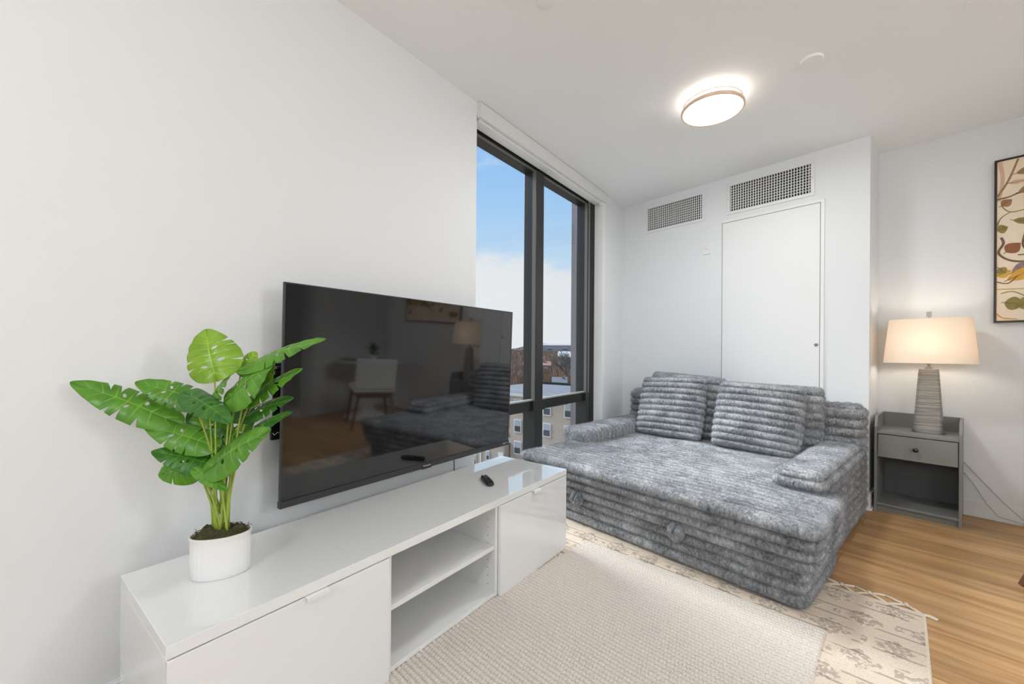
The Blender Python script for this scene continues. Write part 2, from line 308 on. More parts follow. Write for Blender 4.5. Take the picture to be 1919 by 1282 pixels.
# ----------------------------------------------------------------- access door in alcove wall
def lroot(name,s,n,z,**k): return empty(name,W(s,n,z),AL,**k)
dr=lroot('door_1',-.995,0,.10,kind='structure')
Wd,Hd=.717,2.155
mb=MB(); mb.box((.004,-.006,0),(Wd-.004,-.001,Hd-.004)); mb.build('door_panel',M_panelp,dr,bevel=.0015)
mb=MB(); mb.box((-.010,-.004,0),(.0,-.0005,Hd+.008)); mb.box((0,-.005,Hd),(Wd,-.0005,Hd+.022)); mb.box((Wd,-.010,0),(Wd+.024,-.0005,Hd+.022)); mb.build('door_frame',M_trim,dr,bevel=.001)
mb=MB(); mb.box((Wd-.004,-.0045,0),(Wd,-.0004,Hd)); mb.box((0,-.0045,Hd-.004),(Wd,-.0004,Hd)); mb.box((0,-.0045,0),(.003,-.0004,Hd)); mb.build('door_gap',M_greyd,dr)
mb=MB(); mb.lathe([(.013,0),(.013,.003),(.009,.005)],n=20); lk=mb.build('door_lock',M_nick,dr,label='round metal key lock'); lk.rotation_euler=(math.radians(90),0,0); lk.location=(Wd-.024,-.006,1.071)
# ----------------------------------------------------------------- vents
def vent(s0,s1,z0,z1,nv,label,mx=.026):
    t=lroot('air_vent',(s0+s1)/2,-.001,z0,label=label,cat='vent',group=None)
    w=(s1-s0)/2; h=z1-z0; b=mx; mb=MB()
    mb.box((-w,-.008,0),(w,0,b)); mb.box((-w,-.008,h-b),(w,0,h)); mb.box((-w,-.008,b),(-w+b,0,h-b)); mb.box((w-b,-.008,b),(w,0,h-b)); mb.build('vent_frame',M_vent,t,bevel=.0025)
    mb=MB(); mb.box((-w+b,-.0012,b),(w-b,-.0002,h-b)); mb.build('duct_opening',M_duct,t)
    mb=MB(); W2=2*(w-b); 
    for k in range(nv):
        x=-w+b+W2*(k+.5)/nv; a=.0028; vs=[(x-a,-.0125,b),(x-a+.0016,-.0125,b),(x+a,-.006,b),(x+a-.0016,-.006,b)]; vs=vs+[(p[0],p[1],h-b) for p in vs]
        mb.add(vs,[(0,3,2,1),(4,5,6,7),(0,1,5,4),(1,2,6,5),(2,3,7,6),(3,0,4,7)])
    mb.build('vertical_blades',M_vent,t)
    mb=MB(); nh=10
    for k in range(1,nh): z=b+(h-2*b)*k/nh; mb.box((-w+b,-.0055,z-.0022),(w-b,-.0025,z+.0022))
    mb.build('horizontal_blades',M_vent,t)
    for x,z in ((-w+.3*b+.0,h*.5),(w-.5*b,h*.5)):
        mb=MB(); mb.lathe([(.003,0),(.0035,.001),(.002,.002)],n=10); o=mb.build('screw',M_nick,t); o.rotation_euler=(math.radians(90),0,0); o.location=(x,-.0082,z)
    return t
vent(-1.752,-1.148,2.318,2.592,28,'smaller white air grille near the window side of the alcove wall')
vent(-.955,-.318,2.318,2.592,30,'white air grille directly above the flush access door')
# switch plate
t=lroot('wall_sensor',-1.128,-.001,2.058,label='small white square sensor plate between the two air grilles and the door',cat='switch')
mb=MB(); mb.box((-.036,-.008,-.056),(.036,0,.056)); mb.build('cover_plate',M_vent,t,bevel=.003)
mb=MB(); mb.lathe([(.014,0),(.013,.004),(.006,.006)],n=20); o=mb.build('dial',M_trim,t); o.rotation_euler=(math.radians(90),0,0); o.location=(0,-.008,.002)
mb=MB(); mb.box((-.002,-.0155,-.009),(.002,-.012,.012)); mb.build('toggle',M_cord,t)
# ceiling fittings
def disc(name,x,y,r,h,label,cat,m=M_ceil):
    mb=MB(); mb.lathe([(r,0),(r,-h*.6),(r*.92,-h)],n=40); o=mb.build(name,m); smoothby(o,30); o.location=(x,y,H-.0003); return tag(o,label,cat)
disc('ceiling_cover',1.664,2.667,.052,.012,'round white cover plate on the ceiling right of the lit lamp','cover plate')
disc('sprinkler_cover',.732,1.525,.036,.004,'faint round sprinkler cover at the top edge of the ceiling, left of the lamp','sprinkler')
disc('sprinkler_cover',2.237,2.66,.030,.004,'faint round sprinkler cover at the top right of the ceiling','sprinkler')
M_led=mat('lit_diffuser',(.9,.9,.88),.5,emit=(1,.985,.96),es=5)
M_led2=mat('lit_acrylic_band',(.9,.88,.85),.4,emit=(1,.93,.86),es=3.2)
M_rose=mat('rose_gold_metal',(.82,.60,.46),.35,metal=.15)
def ceil_light(x,y,label,watts=17):
    t=empty('ceiling_light',(x,y,H-.0005),label=label,cat='ceiling light')
    mb=MB(); mb.lathe([(.150,0),(.150,-.030)],n=56); smoothby(mb.build('base_plate',M_led2,t),30)
    mb=MB(); mb.lathe([(.158,-.030),(.164,-.033),(.158,-.037),(.150,-.034)],n=56,cap0=False,cap1=False)
    o=mb.build('upper_ring',M_rose,t,smooth=True)
    mb=MB(); mb.lathe([(.150,-.037),(.163,-.060)],n=56,cap0=False,cap1=False); smoothby(mb.build('acrylic_band',M_led2,t),30)
    mb=MB(); mb.lathe([(.163,-.060),(.172,-.060),(.176,-.067),(.176,-.078),(.170,-.083),(.165,-.080),(.164,-.066),(.163,-.060)],n=64,cap0=False,cap1=False); mb.build('ring',M_rose,t,smooth=True)
    mb=MB(); mb.lathe([(.1645,-.072),(.164,-.079),(.150,-.082),(.08,-.085),(.001,-.086)],n=56,cap0=False,cap1=True); mb.build('diffuser',M_led,t,smooth=True)
    a=bpy.data.lights.new('fixture_light','AREA'); a.shape='DISK'; a.size=.30; a.energy=watts; a.color=(.955,.985,1); q=bpy.data.objects.new('fixture_light',a); COL.objects.link(q); q.parent=t; q.location=(0,0,-.089)
    return t
ceil_light(1.176,2.71,'lit round flush ceiling light with rose gold rings')
# invented globe lamps, out of view, added to brighten walls and ceiling
M_fill_globe=mat('fill_globe_glow',(.9,.9,.9),.4,emit=(.965,.985,1),es=1)
def pendant(x,y,watts,label):
    t=empty('fill_pendant',(x,y,H-.0005),label=label,cat='ceiling light'); m=M_fill_globe.copy(); m.node_tree.nodes['Principled BSDF'].inputs['Emission Strength'].default_value=watts/(math.pi*4*math.pi*.13**2)
    mb=MB(); mb.lathe([(.05,0),(.05,-.02),(.01,-.025)],n=24); mb.build('canopy',M_nick,t); MB().tube([(0,0,-.02),(0,0,-.70)],.004,8).build('cord',M_black,t)
    mb=MB(); mb.lathe([(max(.002,.13*math.sin(math.pi*k/20)),-.82+.13*math.cos(math.pi*k/20)) for k in range(21)],n=36); mb.build('globe',m,t,smooth=True)
pendant(3.3,-.9,52,'added opal globe fill lamp near the front windows')
pendant(1.4,-1.6,44,'added opal globe fill lamp behind the viewer, nearest the left wall')
pendant(4.3,1.3,62,'added opal globe fill lamp in the far right of the room')
# ================================================================= SOFA BED
def rib(c,sharp=.5):
    f=c-np.floor(c); return np.maximum(0,1-(2*f-1)**2)**sharp
def plush_box(name,parent,a,b,r,pitch,amp,top='n',amp_top=None,seed=0,cell=.012,fine=.0042,zoff=0,front_lip=False,wrap=False,soft=1.0,topoff=0,label=None,mods=None,open_bottom=True):
    """rounded block with ribs: horizontal ribs round the sides, ribs across ('n' phase runs along y, 's' along x) on top"""
    a=np.array(a,float); b=np.array(b,float); amp_top=amp if amp_top is None else amp_top
    V=[];F=[];base=0
    sz=b-a
    def face(ax,sign):
        nonlocal base
        o=[i for i in range(3) if i!=ax]
        ci=[fine]*3 if wrap else [cell,cell,fine] if ax<2 else ([cell,fine,cell] if top=='n' else [fine,cell,cell]); nu=max(3,int(sz[o[0]]/ci[o[0]])+1); nv=max(3,int(sz[o[1]]/ci[o[1]])+1)
        u=np.linspace(a[o[0]],b[o[0]],nu); v=np.linspace(a[o[1]],b[o[1]],nv)
        U,Vv=np.meshgrid(u,v,indexing='ij'); P=np.zeros((nu*nv,3)); P[:,o[0]]=U.ravel(); P[:,o[1]]=Vv.ravel(); P[:,ax]=b[ax] if sign>0 else a[ax]
        idx=np.arange(nu*nv).reshape(nu,nv); q=np.stack([idx[:-1,:-1].ravel(),idx[1:,:-1].ravel(),idx[1:,1:].ravel(),idx[:-1,1:].ravel()],1)
        flip=(sign>0)^(ax==1)
        if not flip: q=q[:,::-1]
        V.append(P);F.append(q+base);base+=len(P)
    for ax in (0,1,2):
        for s in (1,-1):
            face(ax,s)
    P=np.concatenate(V);Fq=np.concatenate(F)
    c=np.clip(P,a+r,b-r); d=P-c; L=np.linalg.norm(d,axis=1,keepdims=True); n=d/np.maximum(L,1e-9)
    flat=(np.abs(d)>1e-9).sum(1)<=1
    P2=c+n*r
    n=np.where(L>1e-9,n,0)
    wt=np.clip(n[:,2],0,1)**1.5
    disp_side=amp*rib(P2[:,2]/pitch+zoff)
    ph=P2[:,1] if top=='n' else P2[:,0]
    # wobble of the ribs
    ph=ph+.010*fnoise(P2,2.2,2,seed+5)
    disp_top=amp_top*rib(ph/pitch+topoff)
    if wrap: disp_side=amp*rib(ph/pitch+topoff)
    worn=np.clip(.8+2.2*fnoise(P2,3.1,3,seed+9),.30,1.2)
    if top=='n' and front_lip:   # first two ribs at the front edge stand full
        k=np.clip((P2[:,1]-a[1])/(.15),0,1); worn=worn*(k)+1.6*(1-k)
    disp=(1-wt)*disp_side+wt*disp_top*worn
    disp=disp+soft*(.008*fnoise(P2,7,3,seed)+.006*fnoise(P2,42,3,seed+2)+.0035*fnoise(P2*np.array([1,1,1.6]),120,2,seed+7))
    disp=np.where(n[:,2]<-.5,0,disp)
    P3=P2+n*disp[:,None]
    P3[:,2]=np.maximum(P3[:,2],a[2])
    if mods: P3=mods(P3)
    o=np_mesh(name,P3,Fq,M_fur,parent,label=label)
    bm=bmesh.new(); bm.from_mesh(o.data); bmesh.ops.remove_doubles(bm,verts=bm.verts,dist=.0004); bm.normal_update(); bm.to_mesh(o.data); bm.free()
    o.data.polygons.foreach_set('use_smooth',[True]*len(o.data.polygons))
    return o
sofa=lroot('sofa_bed',0,0,0,label='grey ribbed plush pull-out sofa bed in front of the alcove wall',cat='sofa bed')
PT=.052
# pulled-out part: mattress over a lower drawer box
def skew(P):   # the upper lip leans forward
    P=P.copy(); k=np.clip((P[:,2]-.19)/.2,0,1); f=np.clip((-1.2-P[:,1])/.5,0,1); P[:,1]-=.055*k*f; 
    g=np.clip((P[:,0]+.3)/.3,0,1)*f; P[:,0]+=.03*k*g; return P
plush_box('pull_out_mattress',sofa,(-1.635,-1.765,.185),(.045,-1.20,.388),.035,PT,.033,'n',.014,1,front_lip=True,mods=skew,zoff=.45,topoff=.1)
plush_box('pull_out_drawer',sofa,(-1.635,-1.735,.018),(.005,-1.16,.188),.022,PT,.032,'n',.005,2,zoff=.65)
plush_box('seat_cushion',sofa,(-1.50,-1.26,.17),(-.195,-.17,.384),.03,PT,.008,'n',.013,3,zoff=.45,topoff=.1)
plush_box('armrest',sofa,(-.198,-1.31,.022),(-.012,-.19,.488),.04,PT,.030,'n',.018,4,zoff=.2)
plush_box('armrest',sofa,(-1.742,-1.235,.022),(-1.52,-.19,.478),.04,PT,.030,'n',.020,5,wrap=True)
plush_box('backrest',sofa,(-1.742,-.245,.022),(-.016,-.052,.742),.045,.062,.030,'s',.010,6,zoff=.35)
mb=MB()
mb.box((-1.45,-1.70,.012),(-.05,-1.66,.05)); mb.build('underframe',M_black,sofa)
for x,y in ((-1.68,-.25),(-.08,-.25),(-1.6,-1.15),(-.08,-1.15),(-1.6,-1.68),(-.06,-1.68)):
    mb=MB(); mb.lathe([(.02,0.012 if y<-1 else 0),(.022,.03)],(x,y,0),n=14); mb.build('foot',M_black,sofa,smooth=True)
def tab(s,z):
    # a folded loop of plush: two fat lobes with a V slit between them
    nu,nv=40,28; pts=[]
    for i in range(nu):
        for j in range(nv+1):
            a=2*math.pi*i/nu; b=math.pi*j/nv-math.pi/2; pts.append((math.cos(b)*math.cos(a),math.cos(b)*math.sin(a),math.sin(b)))
    P=np.array(pts); Q=P*np.array([.043,.040,.050]); line=np.abs(P[:,0]+.12-.30*P[:,2]); cut=np.exp(-(line/.13)**2)*np.clip((P[:,2]+.45)/.5,0,1)*np.clip(-P[:,1]*1.5+.2,0,1)
    Q=Q*(1-.60*cut[:,None]); Q[:,2]+=.010*np.abs(P[:,0]); Q*=(1+.10*fnoise(P,5,3,3))[:,None]; Q+=np.array([s,-1.797,z])
    idx=np.arange(nu*(nv+1)).reshape(nu,nv+1); q=[(idx[i,j],idx[(i+1)%nu,j],idx[(i+1)%nu,j+1],idx[i,j+1]) for i in range(nu) for j in range(nv)]
    return np_mesh('pull_tab',Q,q,M_fur,sofa)
tab(-1.155,.178); tab(-.51,.182)
FD=30000
# ---- cushions
def furry(o,dens,length=.0038,kids=4):
    area=sum(p.area for p in o.data.polygons); md=o.modifiers.new('fur','PARTICLE_SYSTEM'); ps=o.particle_systems[-1]; st=ps.settings
    st.type='HAIR'; st.use_advanced_hair=True; st.count=int(area*dens); st.hair_length=length; st.hair_step=2; st.display_step=2; st.render_step=2; st.emit_from='FACE'; st.use_even_distribution=True
    st.child_type='SIMPLE'; st.rendered_child_count=kids; st.child_percent=1; st.child_radius=.010; st.roughness_2=.002; st.roughness_endpoint=.0; st.brownian_factor=.0
    st.factor_random=.0022; st.root_radius=.5; st.tip_radius=.15; st.radius_scale=.0011; st.length_random=.5; st.material=1; st.use_hair_bspline=False
    return o
def cushion(name,loc,w,h,t,lean,yaw,tilt,nr,label,cat='cushion',group=None,seed=0,sag=.0):
    root=lroot(name,loc[0],loc[1],loc[2],label=label,cat=cat)
    nu,nv=70,nr*9
    V=[];idx=np.zeros((2,nu,nv),int)
    u=np.linspace(-1,1,nu); v=np.linspace(-1,1,nv); U,Vv=np.meshgrid(u,v,indexing='ij')
    rb=rib((Vv+1)/2*nr,.5)
    half=w/2*(1-.05*Vv**2*0-.07*(1-np.abs(Vv))*0)*(1-.06*np.abs(Vv)**6)
    X=U*(half+.014*(rb-.5)*np.abs(U)**3); Z=(Vv+1)/2*h
    prof=(np.maximum(0,1-np.abs(U)**3.2)**.55)*(np.maximum(0,1-np.abs(Vv)**3.5)**.5)
    sheets=[]
    for sgn in (-1,1):
        Y=sgn*(t/2*prof+ (.031*rb-.010)*np.minimum(1,prof*3))
        P=np.stack([X.ravel(),Y.ravel(),Z.ravel()],1)
        P[:,1]+=sgn*(.008*fnoise(P,8,3,seed)+.004*fnoise(P,45,2,seed+3))*np.minimum(1,prof.ravel()*2)
        sheets.append(P)
    P=np.concatenate(sheets); P[:,2]-=sag*(np.abs(P[:,0])/(w/2))**2*(P[:,2]/h)
    P[:,1]+=.03*np.sin(P[:,2]/h*math.pi)*.3
    M=Matrix.Rotation(yaw,3,'Z')@Matrix.Rotation(-lean,3,'X')@Matrix.Rotation(tilt,3,'Y'); M=np.array(M)
    P=P@M.T
    i=np.arange(nu*nv).reshape(nu,nv); q=np.stack([i[:-1,:-1].ravel(),i[1:,:-1].ravel(),i[1:,1:].ravel(),i[:-1,1:].ravel()],1)
    F=np.concatenate([q,(q+nu*nv)[:,::-1]])
    o=furry(np_mesh('cushion_cover',P,F,M_fur,root),FD)
    bm=bmesh.new(); bm.from_mesh(o.data); bmesh.ops.remove_doubles(bm,verts=bm.verts,dist=.0008); bmesh.ops.recalc_face_normals(bm,faces=bm.faces); bm.to_mesh(o.data); bm.free()
    o.data.polygons.foreach_set('use_smooth',[True]*len(o.data.polygons)); return root
cushion('throw_pillow',(-1.215,-.56,.395),.555,.515,.15,math.radians(19),math.radians(2),math.radians(-1.5),10,'square ribbed plush pillow at the front left of the sofa bed, nearest the window',seed=11)
cushion('throw_pillow',(-.56,-.575,.392),.565,.50,.16,math.radians(17),math.radians(3),math.radians(2.5),10,'square ribbed plush pillow at the front right, the largest pillow in view',seed=12)
cushion('back_cushion',(-1.20,-.335,.395),.66,.52,.17,math.radians(8),math.radians(0),math.radians(2.8),8,'tall ribbed back cushion mostly hidden behind the front left pillow',seed=13)
cushion('back_cushion',(-.525,-.345,.395),.66,.475,.19,math.radians(7),0,math.radians(.5),8,'ribbed back cushion behind the front right pillow, its right side showing',seed=14)
for o in sofa.children:
    if o.type=='MESH' and o.data.materials[0]==M_fur: furry(o,FD)
# ================================================================= NIGHTSTAND + LAMP
ns=lroot('nightstand',.243,.395,0,label='small grey nightstand with one drawer and an open shelf',cat='nightstand')
# local: x -.21...21, y 0 (back) .. -.375 (front)
def nb(name,a,b,m=M_grey,bevel=.0015,label=None): q=MB(); q.box(a,b); return q.build(name,m,ns,bevel=bevel,label=label)
for s in (-1,1):
    poly=[(-.375,0),(-.375,.592),(-.335,.665),(0,.665),(0,0)]; x0,x1=(-.21,-.195) if s<0 else (.195,.21)
    mb=MB(); vs=[(x,y,z) for x in (x0,x1) for y,z in poly]; mb.add(vs,[(4,3,2,1,0)[::-1],(5,6,7,8,9)[::-1]]+[(i,5+i,5+(i+1)%5,(i+1)%5) for i in range(5)]); mb.build('side_panel',M_grey,ns,bevel=.0012)
nb('top_board',(-.195,-.372,.545),(.195,-.012,.563)); nb('back_panel',(-.195,-.012,.05),(.195,0,.545),M_greyd); nb('back_rail',(-.195,-.012,.545),(.195,0,.665))
nb('bottom_shelf',(-.195,-.372,.045),(.195,-.012,.060)); nb('kick_board',(-.195,-.350,0.0),(.195,-.338,.045))
d_=nb('drawer',(-.191,-.374,.384),(.191,-.358,.540)); q=MB(); q.box((-.18,-.356,.395),(.18,-.03,.53)); q.build('drawer_box',M_greyd,d_)
mb=MB(); mb.lathe([(.005,0),(.005,.012),(.012,.018),(.015,.024),(.012,.030),(.004,.033)],n=20); k_=mb.build('knob',M_knob,d_,smooth=True,label='dark round metal knob'); k_.rotation_euler=(math.radians(90),0,0); k_.location=(0,-.374,.463)
M_lampb=mat('ridged_silver_gold_ceramic',(.23,.205,.165),.38,metal=.35,noise_c=(6,(.40,.385,.36),.45,(.6,.6,14)))
nt_=M_lampb.node_tree; b_=nt_.nodes['Principled BSDF']; t_=nt_.nodes.new('ShaderNodeTexCoord'); mp_=nt_.nodes.new('ShaderNodeMapping'); mp_.inputs[3].default_value=(5,5,150); n_=nt_.nodes.new('ShaderNodeTexNoise'); n_.inputs['Scale'].default_value=1; n_.inputs['Detail'].default_value=3
nt_.links.new(t_.outputs['Object'],mp_.inputs[0]); nt_.links.new(mp_.outputs[0],n_.inputs[0]); bp_=nt_.nodes.new('ShaderNodeBump'); bp_.inputs['Strength'].default_value=.9; bp_.inputs['Distance'].default_value=.006; nt_.links.new(n_.outputs[0],bp_.inputs['Height']); nt_.links.new(bp_.outputs[0],b_.inputs['Normal'])
lamp=lroot('table_lamp',.2915,.205,.5635,label='lit table lamp with ridged silver base and cream oval shade on the nightstand',cat='lamp')
def sring(a,b,z,e=4,n=72,cx=0,cy=0): 
    r=[]
    for i in range(n):
        t=2*math.pi*i/n; c,s=math.cos(t),math.sin(t); r.append(Vector((cx+a*math.copysign(abs(c)**(2/e),c),cy+b*math.copysign(abs(s)**(2/e),s),z)))
    return r
mb=MB(); mb.rings([sring(.0815,.052,z) for z in (0,.016)]); mb.build('base_plate',M_nick,lamp,bevel=.001)
mb=MB(); rr=[]
for i in range(100):
    k=i/99; z=.016+k*.424; w=1+.010*(math.sin(z*260+1.3*math.sin(z*90)))+.005*random.uniform(-1,1); rr.append(sring((.076-.026*k)*w,(.047-.013*k)*w,z))
mb.rings(rr); smoothby(mb.build('lamp_base',M_lampb,lamp),60)
mb=MB(); mb.lathe([(.018,.44),(.018,.45),(.008,.452),(.008,.47),(.016,.472),(.016,.50),(.003,.502),(.003,.800)],n=20); mb.build('neck',M_nick,lamp,smooth=False)
mb=MB(); mb.box((-.0125,-.0125,.795),(.0125,.0125,.832)); mb.build('finial',M_nick,lamp,bevel=.001)
# fabric shade: thin translucent cloth
ms=bpy.data.materials.new('cream_shade_linen'); ms.use_nodes=True; nt=ms.node_tree; nt.nodes.clear(); o_=N_(nt,'ShaderNodeOutputMaterial'); df=N_(nt,'ShaderNodeBsdfDiffuse',inp={0:(.90,.86,.80,1)}); tl=N_(nt,'ShaderNodeBsdfTranslucent',inp={0:(.95,.82,.67,1)}); mm=N_(nt,'ShaderNodeMixShader',inp={0:.40})
nt.links.new(df.outputs[0],mm.inputs[1]); nt.links.new(tl.outputs[0],mm.inputs[2]); nt.links.new(mm.outputs[0],o_.inputs[0])
mb=MB(); SH0,SH1=.478,.780
outer=[sring(.232-.029*k,.150-.020*k,SH0+(SH1-SH0)*k,3.4) for k in (0,.25,.5,.75,1)]; inner=[sring(.230-.029*k,.148-.020*k,SH0+(SH1-SH0)*k,3.4) for k in (1,.5,0)]
mb.rings(outer+inner+[outer[0]],False,False); smoothby(mb.build('lamp_shade',ms,lamp),60)
mb=MB(); 
for z,k in ((.777,1),): mb.tube([(-.2,0,z),(0,0,z+.004),(.2,0,z)],.0022,6); mb.tube([(0,-.128,z),(0,0,z+.004),(0,.128,z)],.0022,6)
mb.build('shade_spider',M_nick,lamp)
M_bulb=mat('lit_bulb_glass',(1,.9,.8),.4,emit=(1,.85,.65),es=4)
mb=MB(); mb.lathe([(.014,.50),(.016,.52),(.031,.56),(.031,.58),(.02,.605),(.002,.612)],(.0,0,0),n=20); mb.build('bulb',M_bulb,lamp,smooth=True)
pl=bpy.data.lights.new('bulb_light','POINT'); pl.energy=3.7; pl.color=(1,.90,.78); pl.shadow_soft_size=.05; po=bpy.data.objects.new('bulb_light',pl); COL.objects.link(po); po.parent=lamp; po.location=(0,0,.61)
# cords
tag(MB().tube([W(.455,.40,.36),W(.53,.404,.26),W(.64,.404,.118),W(.73,.395,.022),W(.9,.38,.006)],.0022,6).build('power_cord',M_cord,smooth=True),'thin pale cord running down the wall right of the nightstand, the upper one','cord',)
tag(MB().tube([W(.455,.402,.29),W(.50,.404,.22),W(.56,.404,.10),W(.61,.396,.03),W(.80,.37,.005)],.0022,6).build('power_cord',M_cord,smooth=True),'thin pale cord beside the nightstand, the lower one nearer its side','cord')
# ================================================================= ART
art=lroot('framed_picture',.583,.414,1.315,label='tall framed picture of birds among leafy branches on cream canvas',cat='picture')
AW,AH=.98,1.075
mb=MB()
for a,b in (((0,-.036,0),(.010,0,AH)),((AW-.010,-.036,0),(AW,0,AH)),((.010,-.036,0),(AW-.010,0,.010)),((.010,-.036,AH-.010),(AW-.010,0,AH))): mb.box(a,b)
mb.build('picture_frame',M_artf,art,bevel=.001)
M_canvas=mat('cream_canvas',(.88,.70,.50),.8,noise_c=(5,(.90,.80,.66),.5,(1,1,1)),bump=(400,.2,.001))
mb=MB(); mb.box((.012,-.030,.012),(AW-.012,-.004,AH-.012)); cv=mb.build('canvas',M_canvas,art)
AC=[mat('paint_'+k,c,.7,noise_c=(40,c2,.5,(1,1,1))) for k,c,c2 in (('branch',(.13,.075,.035),(.24,.15,.08)),('rust',(.36,.12,.05),(.25,.13,.06)),('olive',(.22,.19,.05),(.34,.28,.08)),('amber',(.62,.30,.03),(.75,.45,.08)),('brown',(.30,.16,.07),(.42,.24,.10)),('mauve',(.23,.15,.15),(.35,.25,.22)),('blush',(.70,.42,.28),(.75,.5,.38)))]
pm=MB(); YL=[-.0303]
def stroke(pts,w0,w1,mi,seg=10):
    YL[0]-=.00004; P=[]
    pts=[Vector((x,0,z)) for x,z in pts]
    out=[]
    for i in range(len(pts)-1):
        p0=pts[max(i-1,0)];p1=pts[i];p2=pts[i+1];p3=pts[min(i+2,len(pts)-1)]
        for k in range(seg):
            t=k/seg; out.append(.5*((2*p1)+(-p0+p2)*t+(2*p0-5*p1+4*p2-p3)*t*t+(-p0+3*p1-3*p2+p3)*t**3))
    out.append(pts[-1]); n=len(out); vs=[]
    for i,p in enumerate(out):
        t=(out[min(i+1,n-1)]-out[max(i-1,0)]).normalized(); q=Vector((-t.z,0,t.x)); w=(w0+(w1-w0)*i/(n-1))/2
        for s in (1,-1):
            v=p+q*w*s; vs.append((min(max(v.x,.013),AW-.013),YL[0],min(max(v.z,.013),AH-.013)))
    pm.add(vs,[(2*i,2*i+1,2*i+3,2*i+2) for i in range(n-1)],mi)
def leafp(x,z,L,w,ang,mi):
    YL[0]-=.00004; n=12; vs=[]; c,s=math.cos(ang),math.sin(ang)
    for i in range(n+1):
        t=i/n; h=w*math.sin(math.pi*t**.8)*.5
        for g in (1,-1):
            X=x+c*t*L-s*h*g; Z=z+s*t*L+c*h*g; vs.append((min(max(X,.013),AW-.013),YL[0],min(max(Z,.013),AH-.013)))
    pm.add(vs,[(2*i,2*i+1,2*i+3,2*i+2) for i in range(n)],mi)
    YL[0]-=.00004; stroke([(x-.012*c,z-.012*s),(x+c*L*.5,z+s*L*.5),(x+c*L*.9,z+s*L*.9)],.004,.0012,0,4)
stroke([(.02,AH),(.035,.95),(.02,.80)],.02,.016,6); stroke([(.10,1.06),(.06,.93),(.012,.83)],.010,.012,4); stroke([(.012,.815),(.06,.82),(.11,.835),(.20,.83),(.34,.88)],.010,.005,0)
leafp(.09,.965,.13,.05,.2,4); leafp(.06,.91,.08,.03,0,6); leafp(.10,.84,.11,.05,.35,4); leafp(.03,.77,.055,.055,.6,4); stroke([(.03,.77),(.07,.72),(.16,.725),(.30,.71)],.006,.006,2); stroke([(.012,.64),(.03,.69),(.07,.72)],.008,.005,2)
leafp(.012,.61,.05,.06,.3,2); leafp(.08,.665,.10,.04,-.3,2); stroke([(.03,.56),(.04,.52),(.02,.46),(.06,.41),(.12,.39),(.20,.40)],.013,.010,0); leafp(.05,.46,.08,.075,.7,1); stroke([(.13,.57),(.12,.50),(.14,.44),(.10,.435)],.012,.006,0)
leafp(.075,.32,.16,.075,.55,5); leafp(.055,.275,.19,.07,.5,3); leafp(.01,.31,.07,.06,.4,3); leafp(.02,.36,.05,.05,-.9,2)
stroke([(.012,.27),(.06,.255),(.1,.30)],.006,.006,0); stroke([(.03,.19),(.08,.20),(.14,.16),(.2,.12)],.006,.005,2); leafp(.045,.13,.09,.085,-.2,2); leafp(.10,.10,.11,.09,.4,2); stroke([(.012,.06),(.04,.03),(.1,.02)],.008,.006,3); stroke([(.012,.22),(.15,.215),(.3,.23)],.005,.005,3)
rr_=random.Random(21)
for i in range(11):
    x0=.2+.07*i; z0=rr_.uniform(.1,.9); pts=[(x0,z0)]
    for k in range(4): pts.append((pts[-1][0]+rr_.uniform(.02,.09),pts[-1][1]+rr_.uniform(-.12,.12)))
    stroke(pts,.012,.006,rr_.choice([0,0,4,2]))
    for p in pts[1:]: leafp(p[0],p[1],rr_.uniform(.06,.12),rr_.uniform(.04,.07),rr_.uniform(-1.6,1.8),rr_.choice([1,2,3,4,4,2]))
for (x,z,a) in ((.48,.62,.5),(.70,.30,-.3)):
    leafp(x,z,.20,.085,a,3); leafp(x+.03,z+.03,.15,.05,a+.15,5); leafp(x-.06,z-.05,.10,.03,a+.2,5)
pm.build('painted_branches',AC,cv)
# ================================================================= TV CONSOLE
co=empty('media_console',(.358,1.125,0),label='long low glossy white media console under the television',cat='media console')
X0,X1,Y0,Y1=-.233,.232,-.870,.872; ZB,ZT=.016,.450; T=.016; U=(Y1-Y0)/3
def cb(name,a,b,m=M_gloss,bevel=.0012,parent=None,label=None): q=MB(); q.box(a,b); return q.build(name,m,parent or co,bevel=bevel,label=label)
cb('top_board',(X0,Y0,ZT-.030),(X1,Y1,ZT))
cb('side_panel',(X0,Y0,ZB),(X1-.018,Y0+T,ZT-.030)); cb('side_panel',(X0,Y1-T,ZB),(X1-.018,Y1,ZT-.030))
for k in (1,2):
    y=Y0+k*U; 
    
    for g,(ya,yb) in enumerate(((y-T-.001,y-.001),(y+.001,y+T+.001))):
        mb=MB(); mb.box((X0+.006,ya,ZB),(X1-.018,yb,ZT-.030))
        if (k==1 and g==1) or (k==2 and g==0):
            ys=(yb+.0002) if k==1 else (ya-.0002)
            for x in (X1-.06,X0+.06):
                for q_ in range(9):
                    z=.06+.036*q_; ring_=[(x+.0025*math.cos(a*math.pi/4),ys,z+.0025*math.sin(a*math.pi/4)) for a in range(8)]; mb.add(ring_,[tuple(range(8))],1)
        mb.build('divider_panel',[M_satin,M_greyd],co)
cb('bottom_board',(X0+.006,Y0+T,ZB),(X1-.020,Y1-T,ZB+T),M_satin); cb('back_panel',(X0,Y0+T,ZB+.002),(X0+.006,Y1-T,ZT-.031),M_satin)
cb('shelf',(X0+.01,Y0+U+T+.002,.222),(X1-.022,Y0+2*U-T-.002,.240),M_satin)
